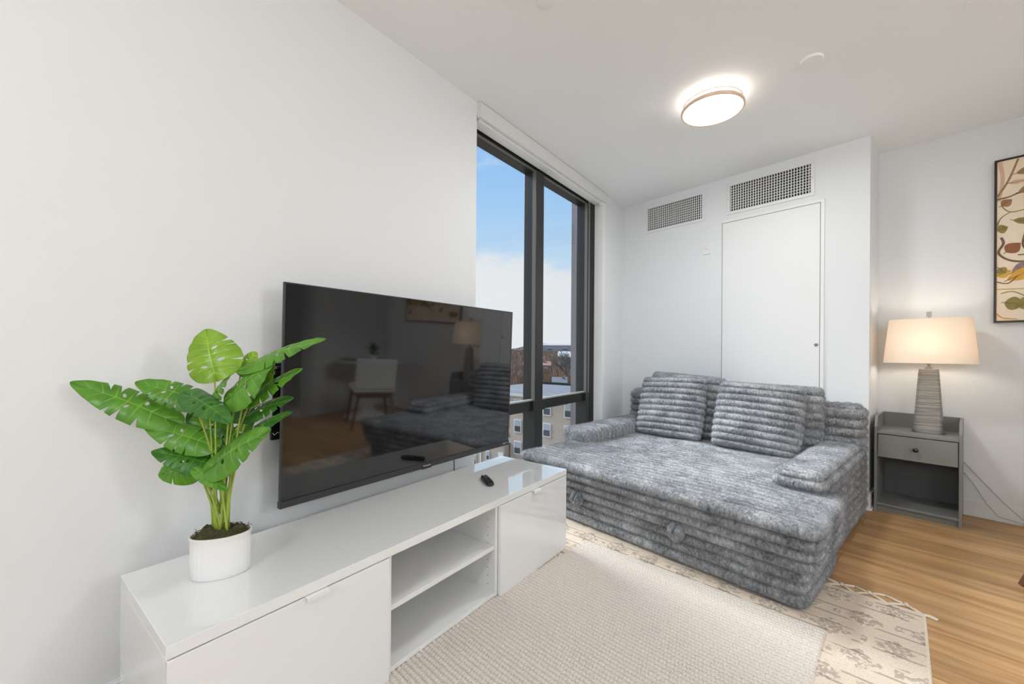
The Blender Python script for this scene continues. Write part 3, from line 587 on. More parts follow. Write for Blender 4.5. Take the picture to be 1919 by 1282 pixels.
def door(y0,y1,hy0,hy1):
    d=cb('door',(X1-.016,y0+.0015,ZB-.004),(X1,y1-.0015,ZT-.0335))
    q=MB(); q.box((X1-.004,hy0,ZT-.0335),(X1+.014,hy1,ZT-.0315)); q.box((X1+.011,hy0,ZT-.044),(X1+.014,hy1,ZT-.0335)); q.build('handle',M_satin,d,bevel=.0008)
door(Y0,Y0+U-.0,Y0+.30,Y0+.365); door(Y0+2*U+.0,Y1,Y1-.335,Y1-.275)
for x in (X0+.03,X1-.05):
    for y in (Y0+.03,Y0+U,Y0+2*U,Y1-.03):
        mb=MB(); mb.lathe([(.016,0.0),(.016,ZB+.001)],(x,y,0),n=16); mb.build('foot',M_black,co,smooth=False)
# ================================================================= TELEVISION
tv=empty('television',(.115,1.3826,.507),label='large black flat-screen television mounted on the wall above the console',cat='television')
tv.rotation_euler=(0,math.radians(2.0),0)
TW,TH=1.387,.846; h2=TW/2
def tb(name,a,b,m,parent=tv,bevel=.0015,label=None): q=MB(); q.box(a,b); return q.build(name,m,parent,bevel=bevel,label=label)
tb('screen',(-.003,-h2+.006,.024),(.0,h2-.006,TH-.005),M_screen,bevel=0)
mb=MB(); mb.box((-.012,-h2,0.016),(.0015,-h2+.006,TH)); mb.box((-.012,h2-.006,.016),(.0015,h2,TH)); mb.box((-.012,-h2,TH-.005),(.0015,h2,TH)); mb.build('bezel',M_blackg,tv,bevel=.0008)
tb('bottom_bezel',(-.016,-h2-.001,0),(.006,h2+.001,.026),M_blackg,label='thicker dark strip along the bottom edge')
tb('back_shell',(-.030,-h2+.01,.02),(-.006,h2-.01,TH-.01),M_black); tb('rear_housing',(-.052,-h2+.25,.04),(-.030,h2-.25,.42),M_black,bevel=.01)
def text(s,size,name,m,parent,M,ext=.0004):
    c=bpy.data.curves.new(name,'FONT'); c.body=s; c.size=size; c.extrude=ext; c.align_x='CENTER'; c.align_y='CENTER'
    o=bpy.data.objects.new(name,c); COL.objects.link(o); dg=bpy.context.evaluated_depsgraph_get(); me=bpy.data.meshes.new_from_object(o.evaluated_get(dg)); bpy.data.objects.remove(o)
    o=bpy.data.objects.new(name,me); COL.objects.link(o); me.materials.append(m); o.parent=parent; o.matrix_local=M; return o
mx_=Matrix(((0,0,1,.0068),(1,0,0,.0),(0,1,0,.013),(0,0,0,1)))
text('Hisense',.016,'maker_lettering',M_silver,tv,Matrix(((0,0,1,.0066),(1,0,0,.012),(0,1,0,.0135),(0,0,0,1))))
tb('indicator_window',(.005,-.02,-.003),(.0065,.044,.0225),M_black,bevel=.0005); 
text('ROKU TV',.011,'platform_lettering',M_silver,tv,Matrix(((0,0,1,.0066),(1,0,0,.655),(0,1,0,.0135),(0,0,0,1))))
# wall bracket and cable
br=empty('wall_mount',(0,.72,.74),label='black metal wall bracket peeking out behind the left edge of the television',cat='wall mount')
def bb_(name,a,b,m=M_black,bevel=.002): q=MB(); q.box(a,b); return q.build(name,m,br,bevel=bevel)
bb_('wall_plate',(.001,-.012,.055),(.010,.045,.31)); bb_('hook_arm',(.010,-.028,.265),(.065,.0,.282)); bb_('hook_arm',(.010,-.022,.286),(.065,.0,.298)); bb_('foot_plate',(.001,-.020,.008),(.016,.05,.062)); bb_('rail',(.012,.02,.03),(.030,1.2,.06)); bb_('rail',(.012,.02,.25),(.030,1.2,.28)); bb_('vertical_arm',(.030,.30,.0),(.060,.34,.32)); bb_('vertical_arm',(.030,.95,.0),(.060,.99,.32))
mb=MB(); mb.tube([(.0165,-.014,.036),(.0165,-.010,.028),(.0165,-.003,.030),(.0165,.001,.036),(.0165,.008,.034)],.0016,6); mb.build('white_mark',M_trim,br)
MB().tube([(-.045,.23,.10),(-.050,.245,.03),(-.040,.252,-.02),(-.035,.250,-.06),(-.03,.245,-.20)],.0028,8).build('power_cable',M_black,tv,smooth=True)
# ================================================================= REMOTE
rm=empty('remote_control',(.398,1.545,.4505),math.radians(147),label='small black remote control with purple cross pad on the console',cat='remote control')
RL,RWd=.140,.038
mb=MB(); ring=[]
for z,sc in ((0,.86),(.005,1),(.013,1),(.018,.88)): ring.append([v for v in sring(RL/2*sc if sc<1 else RL/2,RWd/2*sc,z,5,48)])
mb.rings(ring); smoothby(mb.build('body',M_black,rm),50)
M_purple=mat('purple_rubber',(.085,.06,.17),.4)
mb=MB()
mb.box((.018,-.0045,.0175),(.048,.0045,.0205)); mb.box((.0285,-.013,.0175),(.0375,.013,.0205)); mb.build('direction_pad',M_purple,rm,bevel=.001)
for x,y,w,d_ in ((.058,-.009,.008,.007),(.058,.009,.008,.007),(.010,-.010,.007,.008),(.010,0,.007,.006),(.010,.010,.007,.008),(-.004,-.009,.007,.009),(-.004,.009,.007,.009),(-.020,-.009,.008,.012),(-.020,.009,.008,.012),(-.034,-.009,.008,.012),(-.034,.009,.008,.012)):
    mb=MB(); mb.box((x-w/2,y-d_/2,.0175),(x+w/2,y+d_/2,.0195)); mb.build('button',M_blackg,rm,bevel=.0006)
# ================================================================= PLANT
pl_=empty('potted_monstera',(.331,.437,.4505),label='green artificial monstera in a white ribbed oval pot on the console',cat='plant')
PA=math.radians(62)
def oval(a,b,z,n=96,flute=0):
    r=[]
    for i in range(n):
        t=2*math.pi*i/n; f=1+flute*abs(math.sin(t*14)); x,y=a*f*math.cos(t),b*f*math.sin(t); r.append(Vector((x*math.cos(PA)-y*math.sin(PA),x*math.sin(PA)+y*math.cos(PA),z)))
    return r
mb=MB(); mb.rings([oval(.070,.046,0,flute=.0)]+[oval(.0745,.0495,z,flute=-.022) for z in (.004,.03,.06,.09,.108)]+[oval(.0765,.0515,.112),oval(.0765,.0515,.118),oval(.073,.048,.118),oval(.072,.047,.09)],True,True); smoothby(mb.build('pot',M_pot,pl_),50)
nn=40; V=[];
for i in range(nn):
    for j in range(nn):
        u=-1+2*i/(nn-1); v=-1+2*j/(nn-1); x=u*math.sqrt(1-v*v/2)*.0725; y=v*math.sqrt(1-u*u/2)*.0475; V.append((x*math.cos(PA)-y*math.sin(PA),x*math.sin(PA)+y*math.cos(PA),0))
V=np.array(V); rad=np.array([1-max(abs(-1+2*i/(nn-1)),abs(-1+2*j/(nn-1))) for i in range(nn) for j in range(nn)])
V[:,2]=.108+.022*np.minimum(1,rad*3)+.030*fnoise(V,45,3,4)*np.minimum(1,rad*5)+.010*fnoise(V,200,2,5)*np.minimum(1,rad*5)
i_=np.arange(nn*nn).reshape(nn,nn); q=np.stack([i_[:-1,:-1].ravel(),i_[1:,:-1].ravel(),i_[1:,1:].ravel(),i_[:-1,1:].ravel()],1); ms_=np_mesh('moss',V,q,M_soil,pl_)
mb=MB(); rr_=random.Random(3)
for k in range(170):
    a=rr_.uniform(0,6.28); r_=math.sqrt(rr_.uniform(.0,1)); x=r_*math.cos(a)*.070; y=r_*math.sin(a)*.045; p=Vector((x*math.cos(PA)-y*math.sin(PA),x*math.sin(PA)+y*math.cos(PA),.122)); dd=Vector((rr_.uniform(-1,1),rr_.uniform(-1,1),rr_.uniform(.2,1.2)))*.012; mb.tube([p,p+dd*.6,p+dd+Vector((0,0,-.003))],.0008,4)
mb.build('moss_strands',M_soil,ms_)
def leafmat(name,c0,c1,vein):
    m=bpy.data.materials.new(name); m.use_nodes=True; nt=m.node_tree; b=nt.nodes['Principled BSDF']; L=nt.links.new
    a=N_(nt,'ShaderNodeAttribute',attribute_name='tone'); t=N_(nt,'ShaderNodeTexCoord'); n=N_(nt,'ShaderNodeTexNoise',inp={2:22,3:4}); L(t.outputs['Object'],n.inputs[0]); r=ramp(nt,[(.3,c0),(.7,c1)],n.outputs[0])
    sp=N_(nt,'ShaderNodeSeparateColor'); L(a.outputs[0],sp.inputs[0]); mx=N_(nt,'ShaderNodeMix',data_type='RGBA'); L(sp.outputs[0],mx.inputs[0]); L(r.outputs[0],mx.inputs[6]); mx.inputs[7].default_value=(*vein,1)
    L(mx.outputs[2],b.inputs['Base Color']); b.inputs['Roughness'].default_value=.33; b.inputs['Specular IOR Level'].default_value=.5; b.inputs['Subsurface Weight'].default_value=0
    tl=N_(nt,'ShaderNodeBsdfTranslucent'); L(mx.outputs[2],tl.inputs[0]); msx=N_(nt,'ShaderNodeMixShader',inp={0:.28}); out=nt.nodes['Material Output']; L(b.outputs[0],msx.inputs[1]); L(tl.outputs[0],msx.inputs[2]); L(msx.outputs[0],out.inputs[0]); return m
LM=[leafmat('leaf_deep_green',(.030,.15,.016),(.07,.26,.022),(.18,.42,.05)),leafmat('leaf_mid_green',(.075,.25,.016),(.15,.40,.03),(.30,.56,.07)),leafmat('leaf_lime_green',(.20,.40,.018),(.32,.55,.035),(.48,.70,.11))]
M_stem=mat('leaf_stem_green',(.25,.36,.04),.5,noise_c=(14,(.36,.45,.08),.5,(1,1,.3)))
LEAVES=[(0.315, 0.423, 1.031, 0.27, 0.415, 1.152, 0.611, 0.728, 0.31, 0.164, 0.339, 0.422, 0.581, 0.9),
(0.202, 0.337, 0.898, 0.07, 0.173, 1.001, -0.237, 0.783, 0.575, 0.108, 0.343, 0.427, 0.58, 0.5),
(0.244, 0.407, 0.945, 0.142, 0.291, 1.001, -0.265, 0.732, 0.627, 0.098, 0.318, 0.421, 0.575, 0.45),
(0.296, 0.371, 0.968, 0.461, 0.409, 0.91, -0.368, 0.786, 0.497, 0.085, 0.334, 0.453, 0.569, 0.3),
(0.399, 0.488, 1.054, 0.577, 0.599, 1.129, -0.65, 0.534, 0.54, 0.092, 0.355, 0.44, 0.579, 0.45),
(0.376, 0.445, 0.968, 0.476, 0.508, 1.059, -0.768, 0.256, 0.588, 0.151, 0.343, 0.434, 0.578, 0.6),
(0.301, 0.413, 0.942, 0.347, 0.448, 1.021, -0.876, 0.295, 0.382, 0.098, 0.336, 0.42, 0.581, 0.5),
(0.4, 0.488, 0.956, 0.509, 0.571, 1.041, -0.734, 0.403, 0.547, 0.085, 0.299, 0.433, 0.566, 0.55),
(0.356, 0.492, 0.905, 0.458, 0.571, 0.955, -0.644, 0.444, 0.624, 0.079, 0.33, 0.45, 0.569, 0.3),
(0.385, 0.477, 0.851, 0.486, 0.554, 0.916, -0.705, 0.493, 0.511, 0.072, 0.357, 0.44, 0.579, 0.25),
(0.393, 0.395, 0.779, 0.553, 0.467, 0.883, -0.707, 0.269, 0.654, 0.121, 0.317, 0.432, 0.572, 0.6),
(0.276, 0.394, 0.765, 0.218, 0.324, 0.741, -0.361, 0.05, 0.931, 0.105, 0.324, 0.448, 0.568, 0.35),
(0.301, 0.413, 0.824, 0.189, 0.302, 0.879, -0.243, 0.704, 0.667, 0.098, 0.365, 0.441, 0.581, 0.45),
(0.272, 0.441, 0.815, 0.214, 0.409, 0.901, 0.243, 0.815, 0.526, 0.131, 0.327, 0.442, 0.571, 0.4),
(0.349, 0.374, 0.762, 0.457, 0.406, 0.727, -0.307, 0.729, 0.611, 0.039, 0.346, 0.431, 0.58, 0.5),
(0.319, 0.49, 1.035, 0.343, 0.52, 1.09, -0.823, -0.198, 0.533, 0.085, 0.349, 0.429, 0.581, 0.7),
(0.289, 0.48, 0.893, 0.3, 0.5, 0.968, -0.967, -0.11, 0.228, 0.125, 0.332, 0.455, 0.568, 0.15),
(0.365, 0.525, 0.998, 0.398, 0.55, 1.065, -0.893, -0.053, 0.447, 0.072, 0.342, 0.434, 0.577, 1.0),
(0.307, 0.417, 0.765, 0.218, 0.312, 0.808, -0.36, 0.756, 0.547, 0.092, 0.344, 0.449, 0.573, 0.3),
(0.234, 0.45, 0.836, 0.164, 0.409, 0.91, 0.297, 0.657, 0.693, 0.125, 0.33, 0.453, 0.568, 0.15),
(0.291, 0.456, 0.815, 0.355, 0.517, 0.895, -0.8, 0.197, 0.566, 0.098, 0.335, 0.435, 0.575, 0.35),
(0.319, 0.464, 0.791, 0.283, 0.424, 0.859, 0.312, 0.77, 0.557, 0.098, 0.338, 0.438, 0.575, 0.3)]
def monstera(B,T,lat,w,root,tone,seed):
    rg=random.Random(seed)
    B=Vector(B);T=Vector(T);root=Vector(root); ax=(T-B); Ln=ax.length; ax.normalize(); lat=Vector(lat); lat=(lat-ax*lat.dot(ax)).normalized(); nz=lat.cross(ax)
    if nz.z<0: nz=-nz
    L=Ln*1.02
    nu,nv=120,24
    holes=[]; notches=[]
    nlobe=5
    for s in (0,1):
        for k in range(1,nlobe):
            if rg.random()<.62: notches.append((s,round((.15+.70*k/nlobe+rg.uniform(-.03,.03))*nu),rg.uniform(.35,.62),rg.uniform(.012,.030)))
        for k in range(rg.choice([1,2,2])): holes.append((s,rg.uniform(.22,.62),rg.uniform(.22,.36),rg.uniform(.020,.034)))
    def outline(t): return (math.sin(math.pi*min(1,t**.70))**.60)*(1-.20*t) if 0<t<1 else 0
    def pos(s,t,q):
        sg=1 if s==0 else -1
        y=q*outline(t)*w/2
        x=t*L*.90+ q*(.16*L*t - .20*L*(1-t)**3)
        bend=-.16*L*(t**2)+.02*L*math.sin(t*3)
        fold=.16*y - 1.1*y*y/w
        rip=.010*w*math.sin(t*38)*q
        return B+ax*x+lat*sg*y+nz*(bend+.144*L*t+fold+rip)
    verts=[];vi={};faces=[];tone_=[]
    def gv(s,i,j,side):
        t=i/nu;q=j/nv; var=0
        for (ss,ii,dp,g) in notches:
            if ss==s:
                k=max(0,(q-dp)/(1-dp))
                if k>0:
                    if i==ii: var=side
                    dirn=side if i==ii else (1 if i>ii else -1)
                    t+=dirn*g*k**1.2*math.exp(-abs(i-ii)/nu/.06)
        key=(0,i,0,0) if j==0 else (s,i,j,var)
        if key not in vi:
            vi[key]=len(verts); verts.append(pos(s,min(1,max(0,t)),q)); t0=i/nu
            vn=1.0 if j==0 else 0.0
            if j>0 and abs((t0*nlobe*1.35+.3)%1-.5)<.05: vn=max(vn,.8*(1-q))
            tone_.append((vn,q,t0,1))
        return vi[key]
    for s in (0,1):
        for i in range(nu):
            for j in range(nv):
                t=(i+.5)/nu;q=(j+.5)/nv
                if any(ss==s and ((t-tt)/hr)**2+((q-qq-(t-tt)*1.5)/.12)**2<1 for ss,tt,qq,hr in holes): continue
                f=(gv(s,i,j,1),gv(s,i+1,j,-1),gv(s,i+1,j+1,-1),gv(s,i,j+1,1))
                if s: f=f[::-1]
                f=tuple(dict.fromkeys(f))
                if len(f)>2: faces.append(f)
    o_=Vector(pl_.location)
    me=bpy.data.meshes.new('leaf'); me.from_pydata([v-o_ for v in verts],[],faces); me.materials.append(LM[0 if tone<.32 else (1 if tone<.68 else 2)])
    at_=me.color_attributes.new('tone','FLOAT_COLOR','POINT'); at_.data.foreach_set('color',[c for t in tone_ for c in t])
    me.polygons.foreach_set('use_smooth',[True]*len(me.polygons)); me.update()
    o=bpy.data.objects.new('leaf',me); COL.objects.link(o); o.parent=pl_
    so=o.modifiers.new('thickness','SOLIDIFY'); so.thickness=.0006
    # stalk
    b2=B+nz*(.02*L*0); mid=root.lerp(b2,.5)+Vector((0,0,.03)); mid.x=root.x+(b2.x-root.x)*.30; mid.y=root.y+(b2.y-root.y)*.30
    pts=[(1-t)**2*root+2*t*(1-t)*mid+t*t*b2-o_ for t in [k/14 for k in range(15)]]
    MB().tube(pts,[.0033-.0012*k/14 for k in range(15)],8).build('leaf_stem',M_stem,o,smooth=True)
for k,q in enumerate(LEAVES): monstera(q[0:3],q[3:6],q[6:9],q[9],q[10:13],q[13],100+k)
# ================================================================= RUG
RA=math.radians(-6.0); rx=Vector((math.cos(RA),math.sin(RA),0)); ry=Vector((-math.sin(RA),math.cos(RA),0)); RC=Vector((2.071,2.428,0)) # far right corner
rug=empty('area_rug',RC,RA,label='cream woven rug with grey patterned border and knotted fringe under the sofa bed',cat='rug')
RWX,RLY=1.69,2.62; BW=.29; BY=.43; dx,dy=.0038,.0036
nx,ny=int(RWX/dx),int(RLY/dy); xs=np.linspace(-RWX,0,nx); ys=np.linspace(-RLY,0,ny); Xg,Yg=np.meshgrid(xs,ys,indexing='ij'); x=Xg.ravel(); y=Yg.ravel(); P=np.stack([x,y,0*x],1)
inner=(x>-RWX+BW)&(x<-BW)&(y<-BY)&(y>-RLY+BY)
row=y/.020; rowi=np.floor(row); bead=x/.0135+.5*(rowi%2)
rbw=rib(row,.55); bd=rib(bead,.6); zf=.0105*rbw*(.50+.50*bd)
e1=np.minimum(-x,RWX+x); e2=np.minimum(-y,RLY+y)
# border weave: fine cords, raised grey figures of zigzags and diamonds
side=(e1<e2); ln=np.where(side,y,x); ac=np.where(side,e1/BW,e2/BY)
g=.5+.5*np.sign(np.sin(2*np.pi*(ln/.26))*.5+(.5-np.abs(ac%.5-.25)*4)*.6)
n_=fnoise(P,40,2,8)+.5;  yy=-y; qy=(yy/.15)%1; cyi=np.floor(yy/.15); qx=((x/.19)+.5*(cyi%2))%1; hz=fnoise(P,55,2,21); fig=((np.abs(qx-.5)*1.25+np.abs(qy-.5)+.30*hz)<.42)|((np.abs(qx-.02)<.10)&(np.abs(qy-.5)<.12+.2*hz))
stripe=(np.abs((yy/.075)%1-.5)<.07)&(fnoise(np.stack([x*.35,y,0*x],1),45,2,22)>-.06)
cordp=.0016*rib(y/.008,.6)*(.5+.5*rib(x/.007,.6))
zb=.0028*fig*(n_>.30)+cordp+.001*n_
z=.0065+np.where(inner,zf,zb)+.0012*fnoise(P,5,2,3)
edge=np.minimum(e1,e2)<.010; z=np.where(edge,.009,z); P[:,2]=z; P[(e1<1e-6)|(e2<1e-6),2]=.001
cream=np.array([.70,.635,.575]); border_lamplit=np.array([.72,.61,.50]); grey=np.array([.25,.21,.175]); col=np.zeros((len(x),4)); col[:,3]=1  # border cream has the peach of lamp light in shade mixed into it
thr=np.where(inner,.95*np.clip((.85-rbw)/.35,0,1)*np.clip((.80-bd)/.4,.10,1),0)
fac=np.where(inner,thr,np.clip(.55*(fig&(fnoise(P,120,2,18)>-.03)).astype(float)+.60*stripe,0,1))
col[:,:3]=np.where(inner[:,None],cream,border_lamplit)*(1-fac[:,None])+grey*fac[:,None]; col[edge,:3]=(.74,.66,.56)
i_=np.arange(nx*ny).reshape(nx,ny); q=np.stack([i_[:-1,:-1].ravel(),i_[1:,:-1].ravel(),i_[1:,1:].ravel(),i_[:-1,1:].ravel()],1)
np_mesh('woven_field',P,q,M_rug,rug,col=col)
# fringe: knotted net along the two short ends
M_fr=mat('fringe_cotton',(.72,.62,.50),.9,bump=(300,.6,.003))
def ribbon(mb,pts,w,z=.004):
    mb.tube([(a,b,c) for a,b,c in pts],w,6)
rr_=random.Random(9)
for yy,sg in ((0,1),(-RLY,-1)):
    mb=MB(); n=15; 
    for k in range(n):
        xa=-RWX+.02+k*(RWX-.03)/n; xb=xa+(RWX-.03)/n; xm=(xa+xb)/2+rr_.uniform(-.006,.006); d1=.050+rr_.uniform(-.006,.006)
        for x_ in (xa,xb):
            mb.tube([(x_,yy,.006),((x_+xm)/2,yy+sg*d1*.6,.005),(xm,yy+sg*d1,.005)],.0085,6)
        mb.tube([(xm-.006,yy+sg*d1,.006),(xm+.006,yy+sg*(d1+.004),.006)],.015,8)
        if k<n-1:
            x2=xb+rr_.uniform(-.01,.01); mb.tube([(xm,yy+sg*d1,.005),((xm+x2)/2,yy+sg*(d1+.016),.005),(x2,yy+sg*(d1+.026),.004)],.0080,6); mb.tube([(xm+(RWX-.03)/n,yy+sg*d1,.005),(x2,yy+sg*(d1+.026),.004)],.0080,6); 
            if rr_.random()<.5: mb.tube([(x2,yy+sg*(d1+.026),.0055),(x2+rr_.uniform(-.02,.03),yy+sg*(d1+.05),.004)],[.008,.003],6)
    mb.tube([(-.012,yy,.006),(.012,yy+sg*.004,.006),(.035,yy-sg*.006,.004)],[.010,.012,.010],6)
    o=mb.build('fringe',M_fr,rug,smooth=True); o.scale=(1,1,.5)
# ================================================================= DINING CHAIR + TABLE (right of the frame, seen in the screen)
ch=empty('dining_chair',(2.885,2.925,0),math.radians(24),label='white upholstered dining chair with dark legs, reflected in the television',cat='chair')
def cl(name,a,b,r0,r1): MB().tube([a,b],[r0,r1],4).build(name,M_wood,ch)
cl('leg',(-.20,.17,.43),(-.32,.265,0),.024,.017); cl('leg',(-.20,-.17,.43),(-.27,-.25,0),.024,.017); cl('leg',(.20,.19,.43),(.23,.24,0),.024,.017); cl('leg',(.20,-.19,.43),(.23,-.24,0),.024,.017)
mb=MB(); mb.box((-.235,-.235,.43),(.235,.235,.50)); mb.build('seat',M_lin,ch,bevel=.025,seg=4)
mb=MB(); mb.box((-.235,-.20,.37),(.22,-.17,.43)); mb.box((-.235,.17,.37),(.22,.20,.43)); mb.box((-.225,-.18,.37),(-.19,.18,.43)); mb.build('seat_frame',M_wood,ch,bevel=.004)
mb=MB(); rs=[]
for k in range(9):
    z=.47+.36*k/8; rs.append([Vector((-.175-.07*k/8-.03*math.cos(y*2.2)+(.0 if i<13 else -.045),y,z)) for i,y in enumerate([(-.225+.45*j/12) for j in range(13)]+[(.225-.45*j/12) for j in range(13)])])
mb.rings(rs); mb.build('backrest',M_lin,ch,bevel=.012,seg=3,smooth=True)
tbm=mat('white_tulip_lacquer',(.82,.82,.81),.2)
dt=lroot('dining_table',1.50,-.36,0,label='round white pedestal dining table, reflected in the television',cat='table')
mb=MB(); mb.lathe([(.30,0),(.30,.008),(.24,.025),(.12,.07),(.05,.18),(.035,.34),(.04,.55),(.09,.69),(.14,.715)],n=48); mb.build('pedestal',tbm,dt,smooth=True)
mb=MB(); mb.lathe([(.38,.715),(.415,.73),(.42,.742),(.417,.745)],n=64); smoothby(mb.build('tabletop',tbm,dt),30)
tp=lroot('potted_plant',1.44,-.36,.7455,label='small dark green plant in a pot on the dining table',cat='plant')
mb=MB(); mb.lathe([(.035,0),(.05,.01),(.055,.07),(.05,.075),(.045,.06)],n=28); mb.build('pot',M_pot,tp,smooth=True)
mb=MB(); rr_=random.Random(5)
for k in range(34):
    a=k*2.4; e=rr_.uniform(.3,1.35); L=rr_.uniform(.08,.16); d3=Vector((math.cos(a)*math.cos(e),math.sin(a)*math.cos(e),math.sin(e))); s3=d3.cross(Vector((0,0,1))).normalized(); b3=Vector((0,0,.06+.10*rr_.random())); n3=s3.cross(d3)
    vs=[b3,b3+d3*L*.5+s3*.018-n3*.0,b3+d3*L,b3+d3*L*.5-s3*.018,b3+d3*L*.5+n3*.006]; mb.add(vs,[(0,1,4),(1,2,4),(2,3,4),(3,0,4)])
mb.build('foliage',LM[0],tp)
for k,(s_,n_) in enumerate(((1.30,-.50),(1.64,-.14),(1.62,-.60))):
    p=lroot('dinner_plate',s_,n_,.7455,label=['dark plate on the table nearest the chair','dark plate on the table near the right wall','dark plate on the table beyond the plant'][k],cat='plate'); mb=MB(); mb.lathe([(.06,0),(.10,.006),(.115,.013),(.112,.015),(.09,.009),(.001,.007)],n=40); mb.build('plate_body',M_greyd,p,smooth=True)
cu=empty('curtain',(4.55,C5.y+.02,.02),label='charcoal curtain hanging from the ceiling in the far part of the room',cat='curtain')
mb=MB(); pts=[(x_*1.5/60-.75,.05*math.sin(x_*.9)-.12) for x_ in range(61)]; vs=[(a,b,z) for z in (0,2.55) for a,b in pts]; mb.add(vs,[(i,i+1,62+i,61+i) for i in range(60)]); c_=mb.build('curtain_cloth',M_curt,cu,smooth=True); so=c_.modifiers.new('t','SOLIDIFY'); so.thickness=.004
MB().tube([(-.85,-.12,2.57),(.85,-.12,2.57)],.012,10).build('curtain_rod',M_black,cu)
# ================================================================= OUTSIDE
GZ=-17.0
M_brick=mat('beige_brick',(.46,.37,.29),.85); 
nt=M_brick.node_tree; b=nt.nodes['Principled BSDF']; t=nt.nodes.new('ShaderNodeTexCoord'); br=nt.nodes.new('ShaderNodeTexBrick'); mp=nt.nodes.new('ShaderNodeMapping'); mp.inputs[2].default_value=(math.radians(90),0,0)
br.inputs['Color1'].default_value=(.50,.40,.315,1); br.inputs['Color2'].default_value=(.44,.345,.27,1); br.inputs['Mortar'].default_value=(.49,.41,.335,1); br.inputs['Scale'].default_value=1; br.inputs['Brick Width'].default_value=.45; br.inputs['Row Height'].default_value=.14; br.inputs['Mortar Size'].default_value=.02
nt.links.new(t.outputs['Object'],mp.inputs[0]); nt.links.new(mp.outputs[0],br.inputs[0]); nt.links.new(br.outputs[0],b.inputs['Base Color'])
M_roof=mat('grey_membrane_roof',(.13,.13,.145),.8,noise_c=(.4,(.17,.17,.185),.4,(1,1,1)))
M_wht=mat('white_window_trim',(.74,.73,.71),.5); M_dark=mat('dark_window_glass',(.06,.065,.075),.15); M_blnd=mat('grey_window_blind',(.40,.41,.42),.5)
M_red=mat('red_brick',(.30,.13,.09),.85,noise_c=(3,(.38,.19,.13),.5,(1,1,1))); M_tan=mat('tan_siding',(.50,.42,.34),.8); M_ch=mat('white_parapet',(.62,.60,.58),.7)
M_wds=mat('bare_woodland',(.115,.075,.055),1.0,noise_c=(.30,(.27,.185,.13),.35,(1,1,1))); M_gr=mat('winter_ground',(.20,.17,.13),1,noise_c=(.05,(.30,.24,.18),.5,(1,1,1)))
M_bark=mat('bare_bark',(.11,.085,.075),.95); M_hill=mat('far_hill_haze',(.34,.33,.36),1,noise_c=(.02,(.42,.38,.38),.5,(1,1,1)))
YF=44.7
ap=empty('apartment_building',(-32.6,YF,GZ),label='beige brick apartment building with flat grey roof outside the window',cat='building')
def ob(name,a,b,m,parent=ap,bevel=0,label=None): q=MB(); q.box(a,b); return q.build(name,m,parent,bevel=bevel,label=label)
ob('wall_block',(0,0,0),(22,15,12.35),M_brick); ob('wall_block',(-7,3.2,0),(0,15,12.35),M_brick,label='recessed wing at the left')
ob('roof',(-7.3,-.3,12.35),(22.3,15.3,12.55),M_roof); 
ob('cornice',(-.4,-.4,12.1),(22.3,-.05,12.5),M_ch); ob('parapet',(-7.3,15,12.55),(22.3,15.4,12.95),M_gask)
def win_(x,y,z,w=.95,h=1.65,parent=ap):
    f=MB(); f.box((x-w/2-.12,y-.10,z-.14),(x+w/2+.12,y-.02,z+h+.10)); f=f.build('window',M_wht,parent)
    q=MB(); q.box((x-w/2,y-.13,z),(x+w/2,y-.10,z+h/2-.03)); q.build('pane',M_dark,f); q=MB(); q.box((x-w/2,y-.13,z+h/2+.03),(x+w/2,y-.10,z+h)); q.build('pane',M_blnd,f)
for zf in (7.30,4.35,1.4,10.05):
    for x in (1.28,2.80,5.95,9.1,10.6,13.6,16.8): win_(x,0,zf+ (0 if zf<9 else 0),h=1.55 if zf<9 else 1.6)
for zf in (7.30,4.35,10.05):
    for x in (-1.3,-3.4,-5.5): win_(x,3.2,zf)
ob('chimney',(7.5,13.6,12.5),(9.2,15.2,14.9),M_red); ob('vent_pipe',(3.4,12,12.5),(3.6,12.2,13.6),M_wht); ob('vent_pipe',(10.6,13.5,12.5),(10.8,13.7,14.3),M_wht); ob('vent_pipe',(12.8,13.5,12.5),(13.0,13.7,14.0),M_wht); ob('roof_hatch',(5.3,11,12.5),(6.6,12.5,13.2),M_roof)
an=empty('brick_annex',(-39.75,YF-1.0,GZ),label='lower brick annex left of the apartment building, with a white door',cat='building')
ob('wall_block',(0,0,0),(6.9,3.6,5.4),M_brick,an); ob('roof',(-.2,-.2,5.4),(7.1,3.8,5.6),M_roof,an); ob('corner_board',(2.5,-.08,0),(2.75,0,5.4),M_wht,an); ob('door',(5.9,-.12,1.9),(6.8,-.02,4.3),M_wht,an)
win_(4.0,0,3.0,.4,1.1,an); win_(1.2,0,2.0,1.0,1.2,an)
tag(MB().box((-900,5,GZ-.3),(0-2.5,1300,GZ)).build('ground',M_gr),kind='structure')
